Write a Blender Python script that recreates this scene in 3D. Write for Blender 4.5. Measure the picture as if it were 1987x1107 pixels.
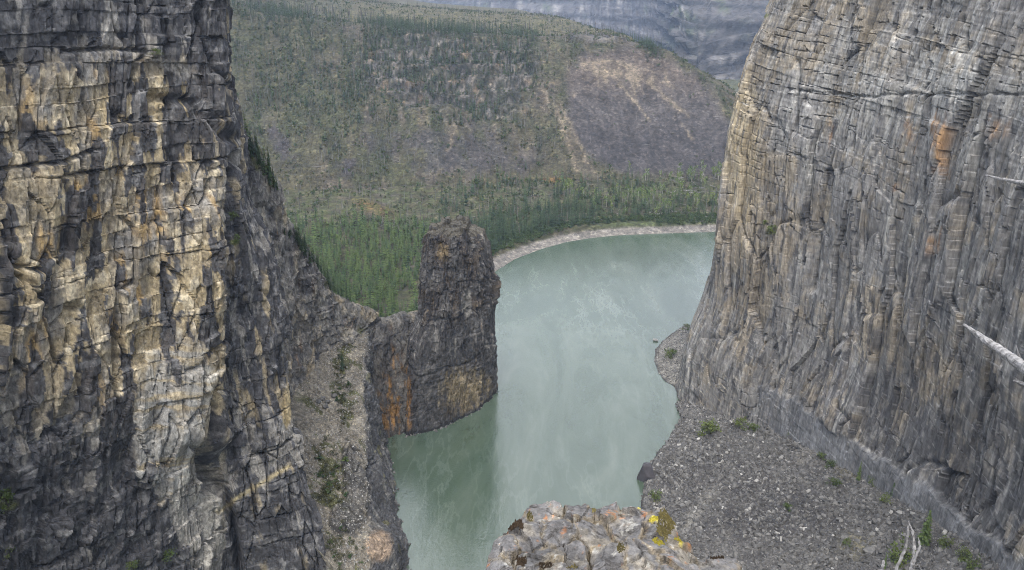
import bpy, bmesh, math, random
import numpy as np

for o in list(bpy.data.objects):
    bpy.data.objects.remove(o)
scene = bpy.context.scene
COL = scene.collection
R = math.radians

# ------------------------------------------------------------------ camera
W, H = 1987.0, 1107.0
FPX = 1559.0
CAMZ = 180.0
PITCH = math.atan(553.5 / FPX)
SP, CP = math.sin(PITCH), math.cos(PITCH)
cam_data = bpy.data.cameras.new('camera')
cam_data.sensor_width = 36.0
cam_data.lens = FPX / W * 36.0
cam_data.clip_start = 0.1
cam_data.clip_end = 60000
cam = bpy.data.objects.new('camera', cam_data)
cam.location = (0, 0, CAMZ)
cam.rotation_euler = (math.pi / 2 - PITCH, 0, 0)
COL.objects.link(cam)
scene.camera = cam

# ------------------------------------------------------------------ world and sun (overcast)
SUN_EL, SUN_AZ = R(58), R(184)      # azimuth clockwise from +Y: behind the camera, a little to its right
world = bpy.data.worlds.new('World')
scene.world = world
world.use_nodes = True
wn, wl = world.node_tree.nodes, world.node_tree.links
wn.clear()
w_out = wn.new('ShaderNodeOutputWorld')
w_bg = wn.new('ShaderNodeBackground')
w_sky = wn.new('ShaderNodeTexSky')
w_sky.sky_type = 'NISHITA'
w_sky.sun_disc = False
w_sky.sun_elevation = SUN_EL
w_sky.sun_rotation = SUN_AZ
w_sky.dust_density = 2.0
w_tc = wn.new('ShaderNodeTexCoord')
w_noise = wn.new('ShaderNodeTexNoise')
w_noise.inputs['Scale'].default_value = 2.2
w_noise.inputs['Detail'].default_value = 6
w_ramp = wn.new('ShaderNodeValToRGB')
w_ramp.color_ramp.elements[0].position = 0.30
w_ramp.color_ramp.elements[0].color = (0.72, 0.72, 0.72, 1)
w_ramp.color_ramp.elements[1].position = 0.68
w_ramp.color_ramp.elements[1].color = (0.97, 0.97, 0.97, 1)
w_mix = wn.new('ShaderNodeMixRGB')
w_mix.inputs[2].default_value = (8.9, 9.2, 9.7, 1)      # the cloud deck
wl.new(w_tc.outputs['Generated'], w_noise.inputs['Vector'])
wl.new(w_noise.outputs['Fac'], w_ramp.inputs['Fac'])
wl.new(w_ramp.outputs['Color'], w_mix.inputs[0])
wl.new(w_sky.outputs['Color'], w_mix.inputs[1])
wl.new(w_mix.outputs['Color'], w_bg.inputs['Color'])
w_bg.inputs['Strength'].default_value = 0.055
wl.new(w_bg.outputs[0], w_out.inputs[0])

sun_data = bpy.data.lights.new('sun', 'SUN')
sun_data.energy = 1.5
sun_data.angle = R(34)
sun_data.color = (1.0, 0.96, 0.90)
sun = bpy.data.objects.new('sun', sun_data)
sun.rotation_euler = (math.pi / 2 - SUN_EL, 0, math.pi - SUN_AZ)
sun.location = (0, -50, 400)
COL.objects.link(sun)

scene.view_settings.view_transform = 'Standard'
scene.view_settings.look = 'None'
scene.view_settings.exposure = 1.75
scene.view_settings.gamma = 1.0
scene.view_settings.use_curve_mapping = False
scene.cycles.max_bounces = 4
scene.cycles.diffuse_bounces = 1
scene.cycles.glossy_bounces = 2
scene.cycles.transmission_bounces = 0
scene.cycles.adaptive_threshold = 0.03
scene.cycles.volume_bounces = 0
scene.cycles.use_denoising = True
scene.cycles.denoising_prefilter = 'NONE'
scene.cycles.pixel_filter_type = 'BLACKMAN_HARRIS'
scene.cycles.filter_width = 1.0

HAZE = 1.0e-4
# ------------------------------------------------------------------ pixel <-> world
def ray(px, py):
    u = (np.asarray(px, float) - W / 2) / FPX
    v = (np.asarray(py, float) - H / 2) / FPX
    return u, CP - v * SP, -SP - v * CP

def PY(px, py, Y):                      # the point at distance Y seen at a pixel
    a, b, c = ray(px, py)
    t = Y / b
    return np.stack(np.broadcast_arrays(a * t, Y + 0 * t, CAMZ + c * t), -1)

def PZ(px, py, z=0.0):                  # the point at height z seen at a pixel
    a, b, c = ray(px, py)
    t = (z - CAMZ) / c
    return np.stack(np.broadcast_arrays(a * t, b * t, z + 0 * t), -1)

def proj(V):
    X, Y, Z = V[..., 0], V[..., 1], V[..., 2] - CAMZ
    d = Y * CP - Z * SP
    up = Y * SP + Z * CP
    d = np.where(np.abs(d) < 1e-3, 1e-3, d)
    return (W / 2 + FPX * X / d).astype(np.float32), (H / 2 - FPX * up / d).astype(np.float32), d.astype(np.float32)

# ------------------------------------------------------------------ noise
def ihash(a, b, seed):
    h = a.astype(np.int32).view(np.uint32) * np.uint32(374761393)
    h += b.astype(np.int32).view(np.uint32) * np.uint32(668265263)
    h += np.uint32((seed * 1274126177) & 0xffffffff)
    h ^= h >> np.uint32(13); h *= np.uint32(1274126177)
    h ^= h >> np.uint32(15); h *= np.uint32(2246822519)
    h ^= h >> np.uint32(16)
    return h

def rnd(a, b, seed):
    return (ihash(a, b, seed) >> np.uint32(8)).astype(np.float32) * np.float32(1.0 / 16777216.0)

_ang = np.arange(64) * (2 * math.pi / 64)
_GX, _GY = np.cos(_ang).astype(np.float32), np.sin(_ang).astype(np.float32)

def perlin(x, y, seed=0):
    x = np.asarray(x, np.float32); y = np.asarray(y, np.float32)
    ix, iy = np.floor(x), np.floor(y)
    fx, fy = x - ix, y - iy
    ix = ix.astype(np.int32); iy = iy.astype(np.int32)
    def g(dx, dy):
        k = (ihash(ix + dx, iy + dy, seed) >> np.uint32(7)) & np.uint32(63)
        return _GX[k] * (fx - dx) + _GY[k] * (fy - dy)
    ux = fx * fx * fx * (fx * (fx * 6 - 15) + 10)
    uy = fy * fy * fy * (fy * (fy * 6 - 15) + 10)
    a = g(0, 0); a = a + ux * (g(1, 0) - a)
    b = g(0, 1); b = b + ux * (g(1, 1) - b)
    return (a + uy * (b - a)) * 1.5

def fbm(x, y, seed=0, oct=4, gain=0.5, ridged=False):
    s = 0; a = 1.0; n = 0
    for k in range(oct):
        p = perlin(x * 2 ** k + 13.7 * k, y * 2 ** k + 7.1 * k, seed + k * 31)
        if ridged:
            p = 1 - 2 * np.abs(p)
        s = s + a * p; n += a; a *= gain
    return s / n

def voro(x, y, seed=0):
    x = np.asarray(x, np.float32); y = np.asarray(y, np.float32)
    ix, iy = np.floor(x).astype(np.int32), np.floor(y).astype(np.int32)
    f1 = np.full(x.shape, 9.0, np.float32); f2 = f1.copy()
    r = np.zeros(x.shape, np.float32); r2 = r.copy(); dx1 = r.copy(); dy1 = r.copy()
    for dx in (-1, 0, 1):
        for dy in (-1, 0, 1):
            cx, cy = ix + dx, iy + dy
            px = cx + rnd(cx, cy, seed); py = cy + rnd(cx, cy, seed + 5)
            ex, ey = x - px, y - py
            d = np.sqrt(ex * ex + ey * ey)
            m = d < f1
            f2 = np.where(m, f1, np.minimum(f2, d))
            f1 = np.where(m, d, f1)
            r = np.where(m, rnd(cx, cy, seed + 9), r)
            r2 = np.where(m, rnd(cx, cy, seed + 14), r2)
            dx1 = np.where(m, ex, dx1); dy1 = np.where(m, ey, dy1)
    return f1, f2, r, r2, dx1, dy1

def bed(s, z, h, w, seed, wav=0.35):
    """jointed beds of uneven blocks: a random offset for each block, and the distance to its joints"""
    zz = z / h + wav * perlin(s / (w * 5), z / (h * 9), seed + 50)
    L = np.floor(zz)
    jl = rnd(L, L * 0 + 1, seed + 4) * 0.7 - 0.35; jh = rnd(L + 1, L * 0 + 1, seed + 4) * 0.7 - 0.35
    L = L - (zz < L + jl) + (zz > L + 1 + jh)
    lo = L + rnd(L, L * 0 + 1, seed + 4) * 0.7 - 0.35; hi = L + 1 + rnd(L + 1, L * 0 + 1, seed + 4) * 0.7 - 0.35
    o = rnd(L, L * 0 + 3, seed); ww = w * (0.6 + 0.8 * rnd(L, L * 0 + 7, seed))
    ss = s / ww + o * 17.3 + 0.10 * perlin(s / (2.5 * w), z / h, seed + 60)
    K = np.floor(ss)
    jl = rnd(L, K, seed + 6) * 0.8 - 0.4; jh = rnd(L, K + 1, seed + 6) * 0.8 - 0.4
    K = K - (ss < K + jl) + (ss > K + 1 + jh)
    kl = K + rnd(L, K, seed + 6) * 0.8 - 0.4; kh = K + 1 + rnd(L, K + 1, seed + 6) * 0.8 - 0.4
    r = rnd(L, K, seed + 2)
    e = np.minimum(np.minimum(zz - lo, hi - zz) * h, np.minimum(ss - kl, kh - ss) * ww)
    return r, e, zz - lo

def sm(x, a, b):
    t = np.clip((x - a) / (b - a), 0, 1)
    return t * t * (3 - 2 * t)

def blob(px, py, cx, cy, rx, ry, rot=0.0):
    c, s = math.cos(R(rot)), math.sin(R(rot))
    dx, dy = px - cx, py - cy
    a = (dx * c + dy * s) / rx; b = (-dx * s + dy * c) / ry
    return np.exp(-(a * a + b * b))

def linedist(px, py, pts):
    px = px.astype(np.float32); py = py.astype(np.float32)
    d = np.full(px.shape, 1e18, np.float32)
    for (x0, y0), (x1, y1) in zip(pts[:-1], pts[1:]):
        x0, y0, x1, y1 = float(x0), float(y0), float(x1), float(y1)
        vx, vy = x1 - x0, y1 - y0
        t = np.clip(((px - x0) * vx + (py - y0) * vy) / (vx * vx + vy * vy + 1e-9), 0, 1)
        ex, ey = px - (x0 + t * vx), py - (y0 + t * vy)
        d = np.minimum(d, ex * ex + ey * ey)
    return np.sqrt(d)

def lineparam(px, py, pts):
    """arc length of the nearest point of a line"""
    d = np.full(px.shape, 1e18, np.float32); u = np.zeros(px.shape, np.float32); acc = 0.0
    for (x0, y0), (x1, y1) in zip(pts[:-1], pts[1:]):
        vx, vy = float(x1 - x0), float(y1 - y0); L = math.hypot(vx, vy)
        t = np.clip(((px - x0) * vx + (py - y0) * vy) / (L * L), 0, 1)
        e = (px - x0 - t * vx) ** 2 + (py - y0 - t * vy) ** 2
        m = e < d
        d = np.where(m, e, d); u = np.where(m, acc + t * L, u); acc += L
    return u

def inpoly(x, y, pts):
    r = np.zeros(x.shape, bool)
    n = len(pts)
    for i in range(n):
        x0, y0 = pts[i]; x1, y1 = pts[(i + 1) % n]
        if y0 == y1:
            continue
        c = (y0 > y) != (y1 > y)
        r ^= c & (x < (x1 - x0) * (y - y0) / (y1 - y0) + x0)
    return r

def mixc(c, col, m):
    return c + (np.array(col, np.float32) - c) * np.clip(m, 0, 1)[..., None]

# ------------------------------------------------------------------ lofts
def catmull(P, n, axis, knots=None, ten=0.42):
    """resample control points along an axis (monotone-ish Catmull-Rom)"""
    P = np.moveaxis(np.asarray(P, float), axis, 0)
    k = P.shape[0]
    if knots is None:
        t = np.linspace(0, k - 1, n)
    else:
        t = np.interp(np.linspace(0, 1, n), np.array(knots) / knots[-1], np.arange(k))
    i = np.clip(np.floor(t).astype(int), 0, k - 2)
    f = (t - i).reshape(-1, *([1] * (P.ndim - 1)))
    p0, p1, p2, p3 = P[np.maximum(i - 1, 0)], P[i], P[i + 1], P[np.minimum(i + 2, k - 1)]
    m1, m2 = (p2 - p0) * ten, (p3 - p1) * ten
    r = (2 * f**3 - 3 * f**2 + 1) * p1 + (f**3 - 2 * f**2 + f) * m1 + (-2 * f**3 + 3 * f**2) * p2 + (f**3 - f**2) * m2
    return np.moveaxis(r, 0, axis)

def knots_of(P, axis):
    d = np.diff(np.asarray(P, float), axis=axis)
    l = np.sqrt((d * d).sum(-1)).mean(axis=1 - axis)
    return np.concatenate([[0], np.cumsum(np.maximum(l, 1e-3))])

def loft(P, nr, nc, rw=None, cw=None, ten=0.42):
    """dense surface through control points; rw and cw give some spans more or fewer samples"""
    P = np.asarray(P, float)
    def kn(ax, w):
        k = knots_of(P, ax)
        return k if w is None else np.concatenate([[0], np.cumsum(np.diff(k) * np.array(w))])
    Q = catmull(P, nr, 0, kn(0, rw))
    return catmull(Q, nc, 1, kn(1, cw), ten)

def normals(V):
    N = np.cross(np.gradient(V, axis=1), np.gradient(V, axis=0))
    return N / (np.linalg.norm(N, axis=-1, keepdims=True) + 1e-9)

def arclen(V):                            # arc length along the columns, the same for every row
    mid = V[V.shape[0] // 2]
    d = np.linalg.norm(np.diff(mid[:, :2], axis=0), axis=1)
    s = np.concatenate([[0], np.cumsum(d)])
    return np.broadcast_to(s[None, :], V.shape[:2]).astype(np.float32)

def grid_mesh(name, V, C=None, wrap=False, flip=False, smooth=False):
    nr, nc = V.shape[:2]
    idx = np.arange(nr * nc).reshape(nr, nc)
    if wrap:
        idx = np.concatenate([idx, idx[:, :1]], 1)
    q = np.stack([idx[:-1, :-1], idx[:-1, 1:], idx[1:, 1:], idx[1:, :-1]], -1).reshape(-1, 4)
    if flip:
        q = q[:, ::-1]
    return raw_mesh(name, V.reshape(-1, 3), q, None if C is None else C.reshape(-1, 3), smooth)

def raw_mesh(name, V, F, C=None, smooth=False):
    V = np.ascontiguousarray(V, np.float32); F = np.ascontiguousarray(F, np.int32)
    me = bpy.data.meshes.new(name)
    k = F.shape[1]
    me.vertices.add(len(V)); me.vertices.foreach_set('co', V.ravel())
    me.loops.add(F.size); me.loops.foreach_set('vertex_index', F.ravel())
    me.polygons.add(len(F)); me.polygons.foreach_set('loop_start', np.arange(0, F.size, k, dtype=np.int32))
    me.update(calc_edges=True)
    me.polygons.foreach_set('use_smooth', np.full(len(F), bool(smooth)))
    if C is not None:
        a = me.color_attributes.new('Col', 'FLOAT_COLOR', 'POINT')
        c4 = np.ones((len(V), 4), np.float32); c4[:, :3] = np.clip(C, 0, 1)
        a.data.foreach_set('color', c4.ravel())
    return me

def link(name, me, mat=None, parent=None, **props):
    o = bpy.data.objects.new(name, me)
    COL.objects.link(o)
    if mat is not None and me is not None and not me.materials:
        me.materials.append(mat)
    if parent is not None:
        o.parent = parent
    for k, v in props.items():
        o[k] = v
    return o

def empty(name, loc, label, category, group=None, rz=0.0, scale=1.0):
    o = bpy.data.objects.new(name, None)
    o.empty_display_size = 0.5
    o.location = loc; o.rotation_euler = (0, 0, rz); o.scale = (scale,) * 3
    o['label'] = label; o['category'] = category
    if group:
        o['group'] = group
    COL.objects.link(o)
    return o

# ------------------------------------------------------------------ materials
def nmat(name):
    m = bpy.data.materials.new(name); m.use_nodes = True
    nt = m.node_tree; nt.nodes.clear()
    out = nt.nodes.new('ShaderNodeOutputMaterial')
    b = nt.nodes.new('ShaderNodeBsdfPrincipled')
    nt.links.new(b.outputs[0], out.inputs[0])
    return m, nt, b

def nd(nt, typ, **kw):
    n = nt.nodes.new(typ)
    for k, v in kw.items():
        if k in n.inputs:
            n.inputs[k].default_value = v
        else:
            setattr(n, k, v)
    return n

def noise_node(nt, vec, scale, detail=6, rough=0.6):
    n = nd(nt, 'ShaderNodeTexNoise')
    n.inputs['Scale'].default_value = scale; n.inputs['Detail'].default_value = detail; n.inputs['Roughness'].default_value = rough
    nt.links.new(vec, n.inputs['Vector'])
    return n

def ramp(nt, fac, stops):
    r = nd(nt, 'ShaderNodeValToRGB')
    e = r.color_ramp.elements
    e[0].position, e[0].color = stops[0][0], (*stops[0][1], 1)
    e[1].position, e[1].color = stops[-1][0], (*stops[-1][1], 1)
    for p, c in stops[1:-1]:
        x = e.new(p); x.color = (*c, 1)
    nt.links.new(fac, r.inputs[0])
    return r

def mul(nt, a, b, fac=1.0, mode='MULTIPLY'):
    m = nd(nt, 'ShaderNodeMixRGB', blend_type=mode)
    m.inputs[0].default_value = fac
    nt.links.new(a, m.inputs[1]); nt.links.new(b, m.inputs[2])
    return m

def rock_mat(name, s1, s2, streak=(1, 1, 1), bump=0.5, dist=0.3, lo=0.6, hi=1.45, speck=0.0, cells=()):
    """vertex-coloured rock with two scales of grain, fracture cells and relief"""
    m, nt, b = nmat(name)
    at = nd(nt, 'ShaderNodeAttribute', attribute_name='Col')
    tc = nd(nt, 'ShaderNodeTexCoord')
    mp = nd(nt, 'ShaderNodeMapping'); mp.inputs['Scale'].default_value = streak
    nt.links.new(tc.outputs['Object'], mp.inputs[0])
    n1 = noise_node(nt, mp.outputs[0], s1, 5, 0.65)
    n2 = noise_node(nt, mp.outputs[0], s2, 3, 0.7)
    r1 = ramp(nt, n1.outputs['Fac'], [(0.28, (lo, lo, lo)), (0.5, (1, 1, 1)), (0.74, (hi, hi, hi * 0.98))])
    r2 = ramp(nt, n2.outputs['Fac'], [(0.3, (lo, lo, lo)), (0.7, (hi, hi, hi))])
    c = mul(nt, at.outputs['Color'], r1.outputs[0]); c = mul(nt, c.outputs[0], r2.outputs[0])
    if speck:
        v = nd(nt, 'ShaderNodeTexVoronoi'); v.inputs['Scale'].default_value = speck
        nt.links.new(mp.outputs[0], v.inputs['Vector'])
        rv = ramp(nt, v.outputs['Color'], [(0.0, (0.5, 0.5, 0.52)), (0.75, (1.0, 1.0, 1.0)), (1.0, (1.9, 1.85, 1.75))])
        c = mul(nt, c.outputs[0], rv.outputs[0], 0.8)
    ad = nd(nt, 'ShaderNodeMath', operation='ADD')
    nt.links.new(n1.outputs['Fac'], ad.inputs[0]); nt.links.new(n2.outputs['Fac'], ad.inputs[1])
    bp = nd(nt, 'ShaderNodeBump'); bp.inputs['Strength'].default_value = bump; bp.inputs['Distance'].default_value = dist
    nt.links.new(ad.outputs[0], bp.inputs['Height'])
    last = bp
    for (sc, st_, bd_, tone) in cells:
        m2 = nd(nt, 'ShaderNodeMapping'); m2.inputs['Scale'].default_value = st_
        wob = nd(nt, 'ShaderNodeMixRGB', blend_type='ADD'); wob.inputs[0].default_value = 0.10 / sc
        nt.links.new(tc.outputs['Object'], wob.inputs[1]); nt.links.new(n2.outputs['Color'], wob.inputs[2])
        nt.links.new(wob.outputs[0], m2.inputs[0])
        v = nd(nt, 'ShaderNodeTexVoronoi', distance='CHEBYCHEV'); v.inputs['Scale'].default_value = sc; v.inputs['Randomness'].default_value = 0.85
        nt.links.new(m2.outputs[0], v.inputs['Vector'])
        sep = nd(nt, 'ShaderNodeSeparateColor'); nt.links.new(v.outputs['Color'], sep.inputs[0])
        b2 = nd(nt, 'ShaderNodeBump'); b2.inputs['Strength'].default_value = 0.9; b2.inputs['Distance'].default_value = bd_
        nt.links.new(sep.outputs[0], b2.inputs['Height']); nt.links.new(last.outputs[0], b2.inputs['Normal'])
        last = b2
        if tone:
            rt_ = ramp(nt, sep.outputs[1], [(0.0, (1 - tone,) * 3), (1.0, (1 + tone,) * 3)])
            c = mul(nt, c.outputs[0], rt_.outputs[0])
    nt.links.new(c.outputs[0], b.inputs['Base Color'])
    b.inputs['Roughness'].default_value = 0.85
    b.inputs['Specular IOR Level'].default_value = 0.25
    nt.links.new(last.outputs[0], b.inputs['Normal'])
    return m

def leaf_mat(name, c0, c1, rough=0.7):
    """foliage: each tree its own tone, each leaf clump a little of its own"""
    m, nt, b = nmat(name)
    oi = nd(nt, 'ShaderNodeObjectInfo')
    geo = nd(nt, 'ShaderNodeNewGeometry')
    ad = nd(nt, 'ShaderNodeMath', operation='MULTIPLY_ADD')
    ad.inputs[1].default_value = 0.6
    nt.links.new(oi.outputs['Random'], ad.inputs[0])
    mu = nd(nt, 'ShaderNodeMath', operation='MULTIPLY'); mu.inputs[1].default_value = 0.4
    nt.links.new(geo.outputs['Random Per Island'], mu.inputs[0])
    nt.links.new(mu.outputs[0], ad.inputs[2])
    r = ramp(nt, ad.outputs[0], [(0.05, c0), (0.95, c1)])
    nt.links.new(r.outputs[0], b.inputs['Base Color'])
    b.inputs['Roughness'].default_value = rough
    b.inputs['Specular IOR Level'].default_value = 0.2
    return m

def plain_mat(name, c0, c1, scale, bump=0.4, rough=0.85, stretch=(1, 1, 1), dist=0.02):
    m, nt, b = nmat(name)
    tc = nd(nt, 'ShaderNodeTexCoord')
    mp = nd(nt, 'ShaderNodeMapping'); mp.inputs['Scale'].default_value = stretch
    nt.links.new(tc.outputs['Object'], mp.inputs[0])
    n = noise_node(nt, mp.outputs[0], scale, 7, 0.65)
    r = ramp(nt, n.outputs['Fac'], [(0.3, c0), (0.7, c1)])
    oi = nd(nt, 'ShaderNodeObjectInfo')
    rr = ramp(nt, oi.outputs['Random'], [(0, (0.65, 0.65, 0.65)), (1, (1.35, 1.35, 1.35))])
    c = mul(nt, r.outputs[0], rr.outputs[0])
    nt.links.new(c.outputs[0], b.inputs['Base Color'])
    b.inputs['Roughness'].default_value = rough
    b.inputs['Specular IOR Level'].default_value = 0.25
    bp = nd(nt, 'ShaderNodeBump'); bp.inputs['Strength'].default_value = bump; bp.inputs['Distance'].default_value = dist
    nt.links.new(n.outputs['Fac'], bp.inputs['Height']); nt.links.new(bp.outputs[0], b.inputs['Normal'])
    return m

M_LEFT = rock_mat('limestone_ochre', 0.16, 1.3, (1, 1, 0.6), 0.5, 0.3, 0.58, 1.5, 0, ((0.38, (1, 1, 0.8), 0.5, 0.18), (1.0, (1, 1, 0.9), 0.28, 0.2)))
M_RIGHT = rock_mat('limestone_grey', 0.2, 1.1, (1.6, 1.6, 0.2), 0.34, 0.22, 0.72, 1.32, 0, ((0.30, (1.6, 1.6, 0.28), 0.5, 0.14), (0.9, (1.5, 1.5, 0.5), 0.22, 0.18)))
M_PILLAR = rock_mat('limestone_dark', 0.16, 1.1, (1, 1, 0.45), 0.7, 0.4, 0.6, 1.5, 0, ((0.45, (1, 1, 0.5), 0.6, 0.22), (1.1, (1, 1, 0.7), 0.3, 0.2)))
M_SCREE = rock_mat('scree', 0.12, 1.6, (1, 1, 1), 0.7, 0.3, 0.6, 1.5, 1.3, ((0.7, (1, 1, 1), 0.5, 0.15),))
M_HILL = rock_mat('hill_ground', 0.05, 0.32, (1, 1, 1), 0.8, 1.0, 0.55, 1.5, 0.45, ((0.22, (1, 1, 1), 1.2, 0.2),))
M_MOUNT = rock_mat('mountain_rock', 0.012, 0.06, (1, 1, 2.5), 0.7, 8.0, 0.7, 1.35, 0, ((0.03, (1, 1, 2.2), 22.0, 0.25),))
M_STONE = rock_mat('outcrop_stone', 2.5, 26.0, (1, 1, 1), 0.8, 0.025, 0.55, 1.5, 0, ((9.0, (1, 1, 1), 0.02, 0.12),))
M_LOOSE = plain_mat('loose_stone', (0.065, 0.063, 0.065), (0.18, 0.175, 0.168), 0.8, 0.5, dist=0.1)
M_PALE_STONE = plain_mat('pale_stone', (0.20, 0.195, 0.19), (0.36, 0.35, 0.335), 0.8, 0.5, dist=0.1)
M_NEEDLE = leaf_mat('spruce_needles', (0.018, 0.036, 0.018), (0.060, 0.090, 0.036))
M_YOUNG = leaf_mat('young_spruce_needles', (0.024, 0.052, 0.021), (0.110, 0.150, 0.048))
M_BIRCH = leaf_mat('birch_leaves', (0.075, 0.13, 0.035), (0.17, 0.21, 0.06))
M_SHRUB = leaf_mat('shrub_leaves', (0.024, 0.050, 0.018), (0.085, 0.115, 0.036))
M_DRYSHRUB = leaf_mat('heath_leaves', (0.032, 0.042, 0.020), (0.085, 0.078, 0.036))
M_BARK = plain_mat('bark', (0.045, 0.038, 0.032), (0.11, 0.095, 0.08), 3.0)
M_PALEBARK = plain_mat('birch_bark', (0.28, 0.27, 0.25), (0.48, 0.47, 0.44), 3.0)
M_DEAD = plain_mat('weathered_dead_wood', (0.11, 0.105, 0.105), (0.26, 0.25, 0.25), 2.0)
M_BURNT = plain_mat('burnt_wood', (0.04, 0.038, 0.038), (0.11, 0.105, 0.105), 2.0)
M_BRANCH = plain_mat('bleached_wood', (0.05, 0.047, 0.047), (0.34, 0.33, 0.33), 22.0, 0.8, stretch=(1, 1, 1), dist=0.01)
M_MOSS = plain_mat('moss', (0.05, 0.045, 0.02), (0.16, 0.13, 0.045), 40.0, 0.9, dist=0.01)
M_YELLOW = plain_mat('yellow_lichen', (0.20, 0.17, 0.02), (0.42, 0.36, 0.04), 60.0, 0.9, dist=0.01)
M_BLACKMOSS = plain_mat('dark_moss', (0.018, 0.013, 0.009), (0.06, 0.04, 0.025), 50.0, 0.9, dist=0.01)

# ------------------------------------------------------------------ ground sheet and river
def quad_sheet(name, x0, x1, y0, y1, z):
    return raw_mesh(name, np.array([[x0, y0, z], [x1, y0, z], [x1, y1, z], [x0, y1, z]]), np.array([[0, 1, 2, 3]]))

m, nt, b = nmat('river_bed')
b.inputs['Base Color'].default_value = (0.12, 0.12, 0.10, 1)
link('ground', quad_sheet('ground', -6000, 6000, -1000, 8000, -6.5), m, kind='structure')

m, nt, b = nmat('river_water')
tc = nd(nt, 'ShaderNodeTexCoord')
mp = nd(nt, 'ShaderNodeMapping'); mp.inputs['Rotation'].default_value = (0, 0, R(-28)); mp.inputs['Scale'].default_value = (1.0, 0.25, 1)
nt.links.new(tc.outputs['Object'], mp.inputs[0])
wrp = noise_node(nt, tc.outputs['Object'], 0.018, 3, 0.5)
wv = nd(nt, 'ShaderNodeMixRGB', blend_type='ADD'); wv.inputs[0].default_value = 26.0
nt.links.new(mp.outputs[0], wv.inputs[1]); nt.links.new(wrp.outputs['Color'], wv.inputs[2])
broad = noise_node(nt, wv.outputs[0], 0.020, 4, 0.55)
foam = noise_node(nt, wv.outputs[0], 0.11, 9, 0.62)
# thin foam and silt lines where the noise crosses its middle
ab = nd(nt, 'ShaderNodeMath', operation='SUBTRACT'); ab.inputs[1].default_value = 0.5
nt.links.new(foam.outputs['Fac'], ab.inputs[0])
ab2 = nd(nt, 'ShaderNodeMath', operation='ABSOLUTE'); nt.links.new(ab.outputs[0], ab2.inputs[0])
lines = ramp(nt, ab2.outputs[0], [(0.0, (1, 1, 1)), (0.035, (0, 0, 0))])
where = ramp(nt, broad.outputs['Fac'], [(0.38, (0, 0, 0)), (0.66, (0.30, 0.30, 0.30))])
lm = mul(nt, lines.outputs[0], where.outputs[0])
swirl = nd(nt, 'ShaderNodeTexNoise'); swirl.inputs['Scale'].default_value = 0.035; swirl.inputs['Detail'].default_value = 8; swirl.inputs['Roughness'].default_value = 0.6; swirl.inputs['Distortion'].default_value = 1.6
nt.links.new(wv.outputs[0], swirl.inputs['Vector'])
base = ramp(nt, swirl.outputs['Fac'], [(0.32, (0.044, 0.070, 0.048)), (0.46, (0.060, 0.088, 0.063)), (0.56, (0.076, 0.104, 0.078)), (0.72, (0.108, 0.134, 0.108))])
fc = nd(nt, 'ShaderNodeMixRGB'); fc.inputs[2].default_value = (0.20, 0.24, 0.215, 1)
nt.links.new(lm.outputs[0], fc.inputs[0]); nt.links.new(base.outputs[0], fc.inputs[1])
nt.links.new(fc.outputs[0], b.inputs['Base Color'])
b.inputs['Roughness'].default_value = 0.10
b.inputs['IOR'].default_value = 1.6
b.inputs['Specular IOR Level'].default_value = 1.0
rip = noise_node(nt, tc.outputs['Object'], 0.7, 6, 0.65)
rip2 = noise_node(nt, wv.outputs[0], 0.09, 4, 0.55)
bp = nd(nt, 'ShaderNodeBump'); bp.inputs['Strength'].default_value = 0.34; bp.inputs['Distance'].default_value = 0.25
nt.links.new(rip.outputs['Fac'], bp.inputs['Height'])
bp2 = nd(nt, 'ShaderNodeBump'); bp2.inputs['Strength'].default_value = 0.20; bp2.inputs['Distance'].default_value = 1.2
nt.links.new(rip2.outputs['Fac'], bp2.inputs['Height']); nt.links.new(bp.outputs[0], bp2.inputs['Normal'])
nt.links.new(bp2.outputs[0], b.inputs['Normal'])
link('river', quad_sheet('river', -170, 1200, -60, 800, 0.0), m, kind='structure')

# ------------------------------------------------------------------ the valley floor and the hill behind it
bank_px = [(962, 527), (1000, 503), (1050, 484), (1100, 470), (1150, 462), (1200, 457), (1300, 453), (1390, 450)]
bank = [tuple(PZ(x, y, 0.0)[:2]) for x, y in bank_px]
bank = [(-58, 352), (-52, 380), (-36, 420)] + bank + [(280, 640), (420, 600), (620, 540)]
land_poly = bank + [(1500, 500), (1500, 2600), (-1300, 2600), (-1300, 200), (-100, 200), (-75, 320)]
foot = [(-900, 520), (-420, 650), (-260, 690), (-100, 715), (30, 735), (150, 748), (250, 752), (320, 800), (352, 900), (335, 1050), (305, 1300), (270, 1700), (240, 2300)]
hill_poly = foot + [(240, 2600), (-1300, 2600), (-1300, 520)]

ty = np.concatenate([np.arange(240, 560, 3.2), np.arange(560, 1060, 2.2), np.arange(1060, 1330, 4.0), np.arange(1330, 2100, 16)])
tx = np.concatenate([np.arange(-900, -430, 6.0), np.arange(-430, 370, 2.1), np.arange(370, 900, 8)])
TX, TY = np.meshgrid(tx, ty)
TX = TX.astype(np.float32); TY = TY.astype(np.float32)
wx = TX + 6 * fbm(TX / 60, TY / 60, 3, 3); wy = TY + 6 * fbm(TX / 60, TY / 60, 8, 3)
d_bank = linedist(TX, TY, bank) * np.where(inpoly(TX, TY, land_poly), 1, -1)
d_foot = linedist(wx, wy, foot) * np.where(inpoly(wx, wy, hill_poly), 1, -1)
crest = np.interp(TX, [-900, -420, -285, -180, -74, 60, 163, 300], [330, 224, 184, 171, 163, 156, 149, 140])
top = crest - 17 + 17 * sm(TY, 960, 1300) + np.clip(-TX - 230, 0, 400) * 0.0
val = 1.0 * sm(d_bank, 0, 10) + 2.2 * sm(d_bank, 9, 15) + 19 * np.clip(d_bank, 0, 1e9) / (np.clip(d_bank, 0, 1e9) + np.clip(-d_foot, 0, 1e9) + 1)
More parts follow.
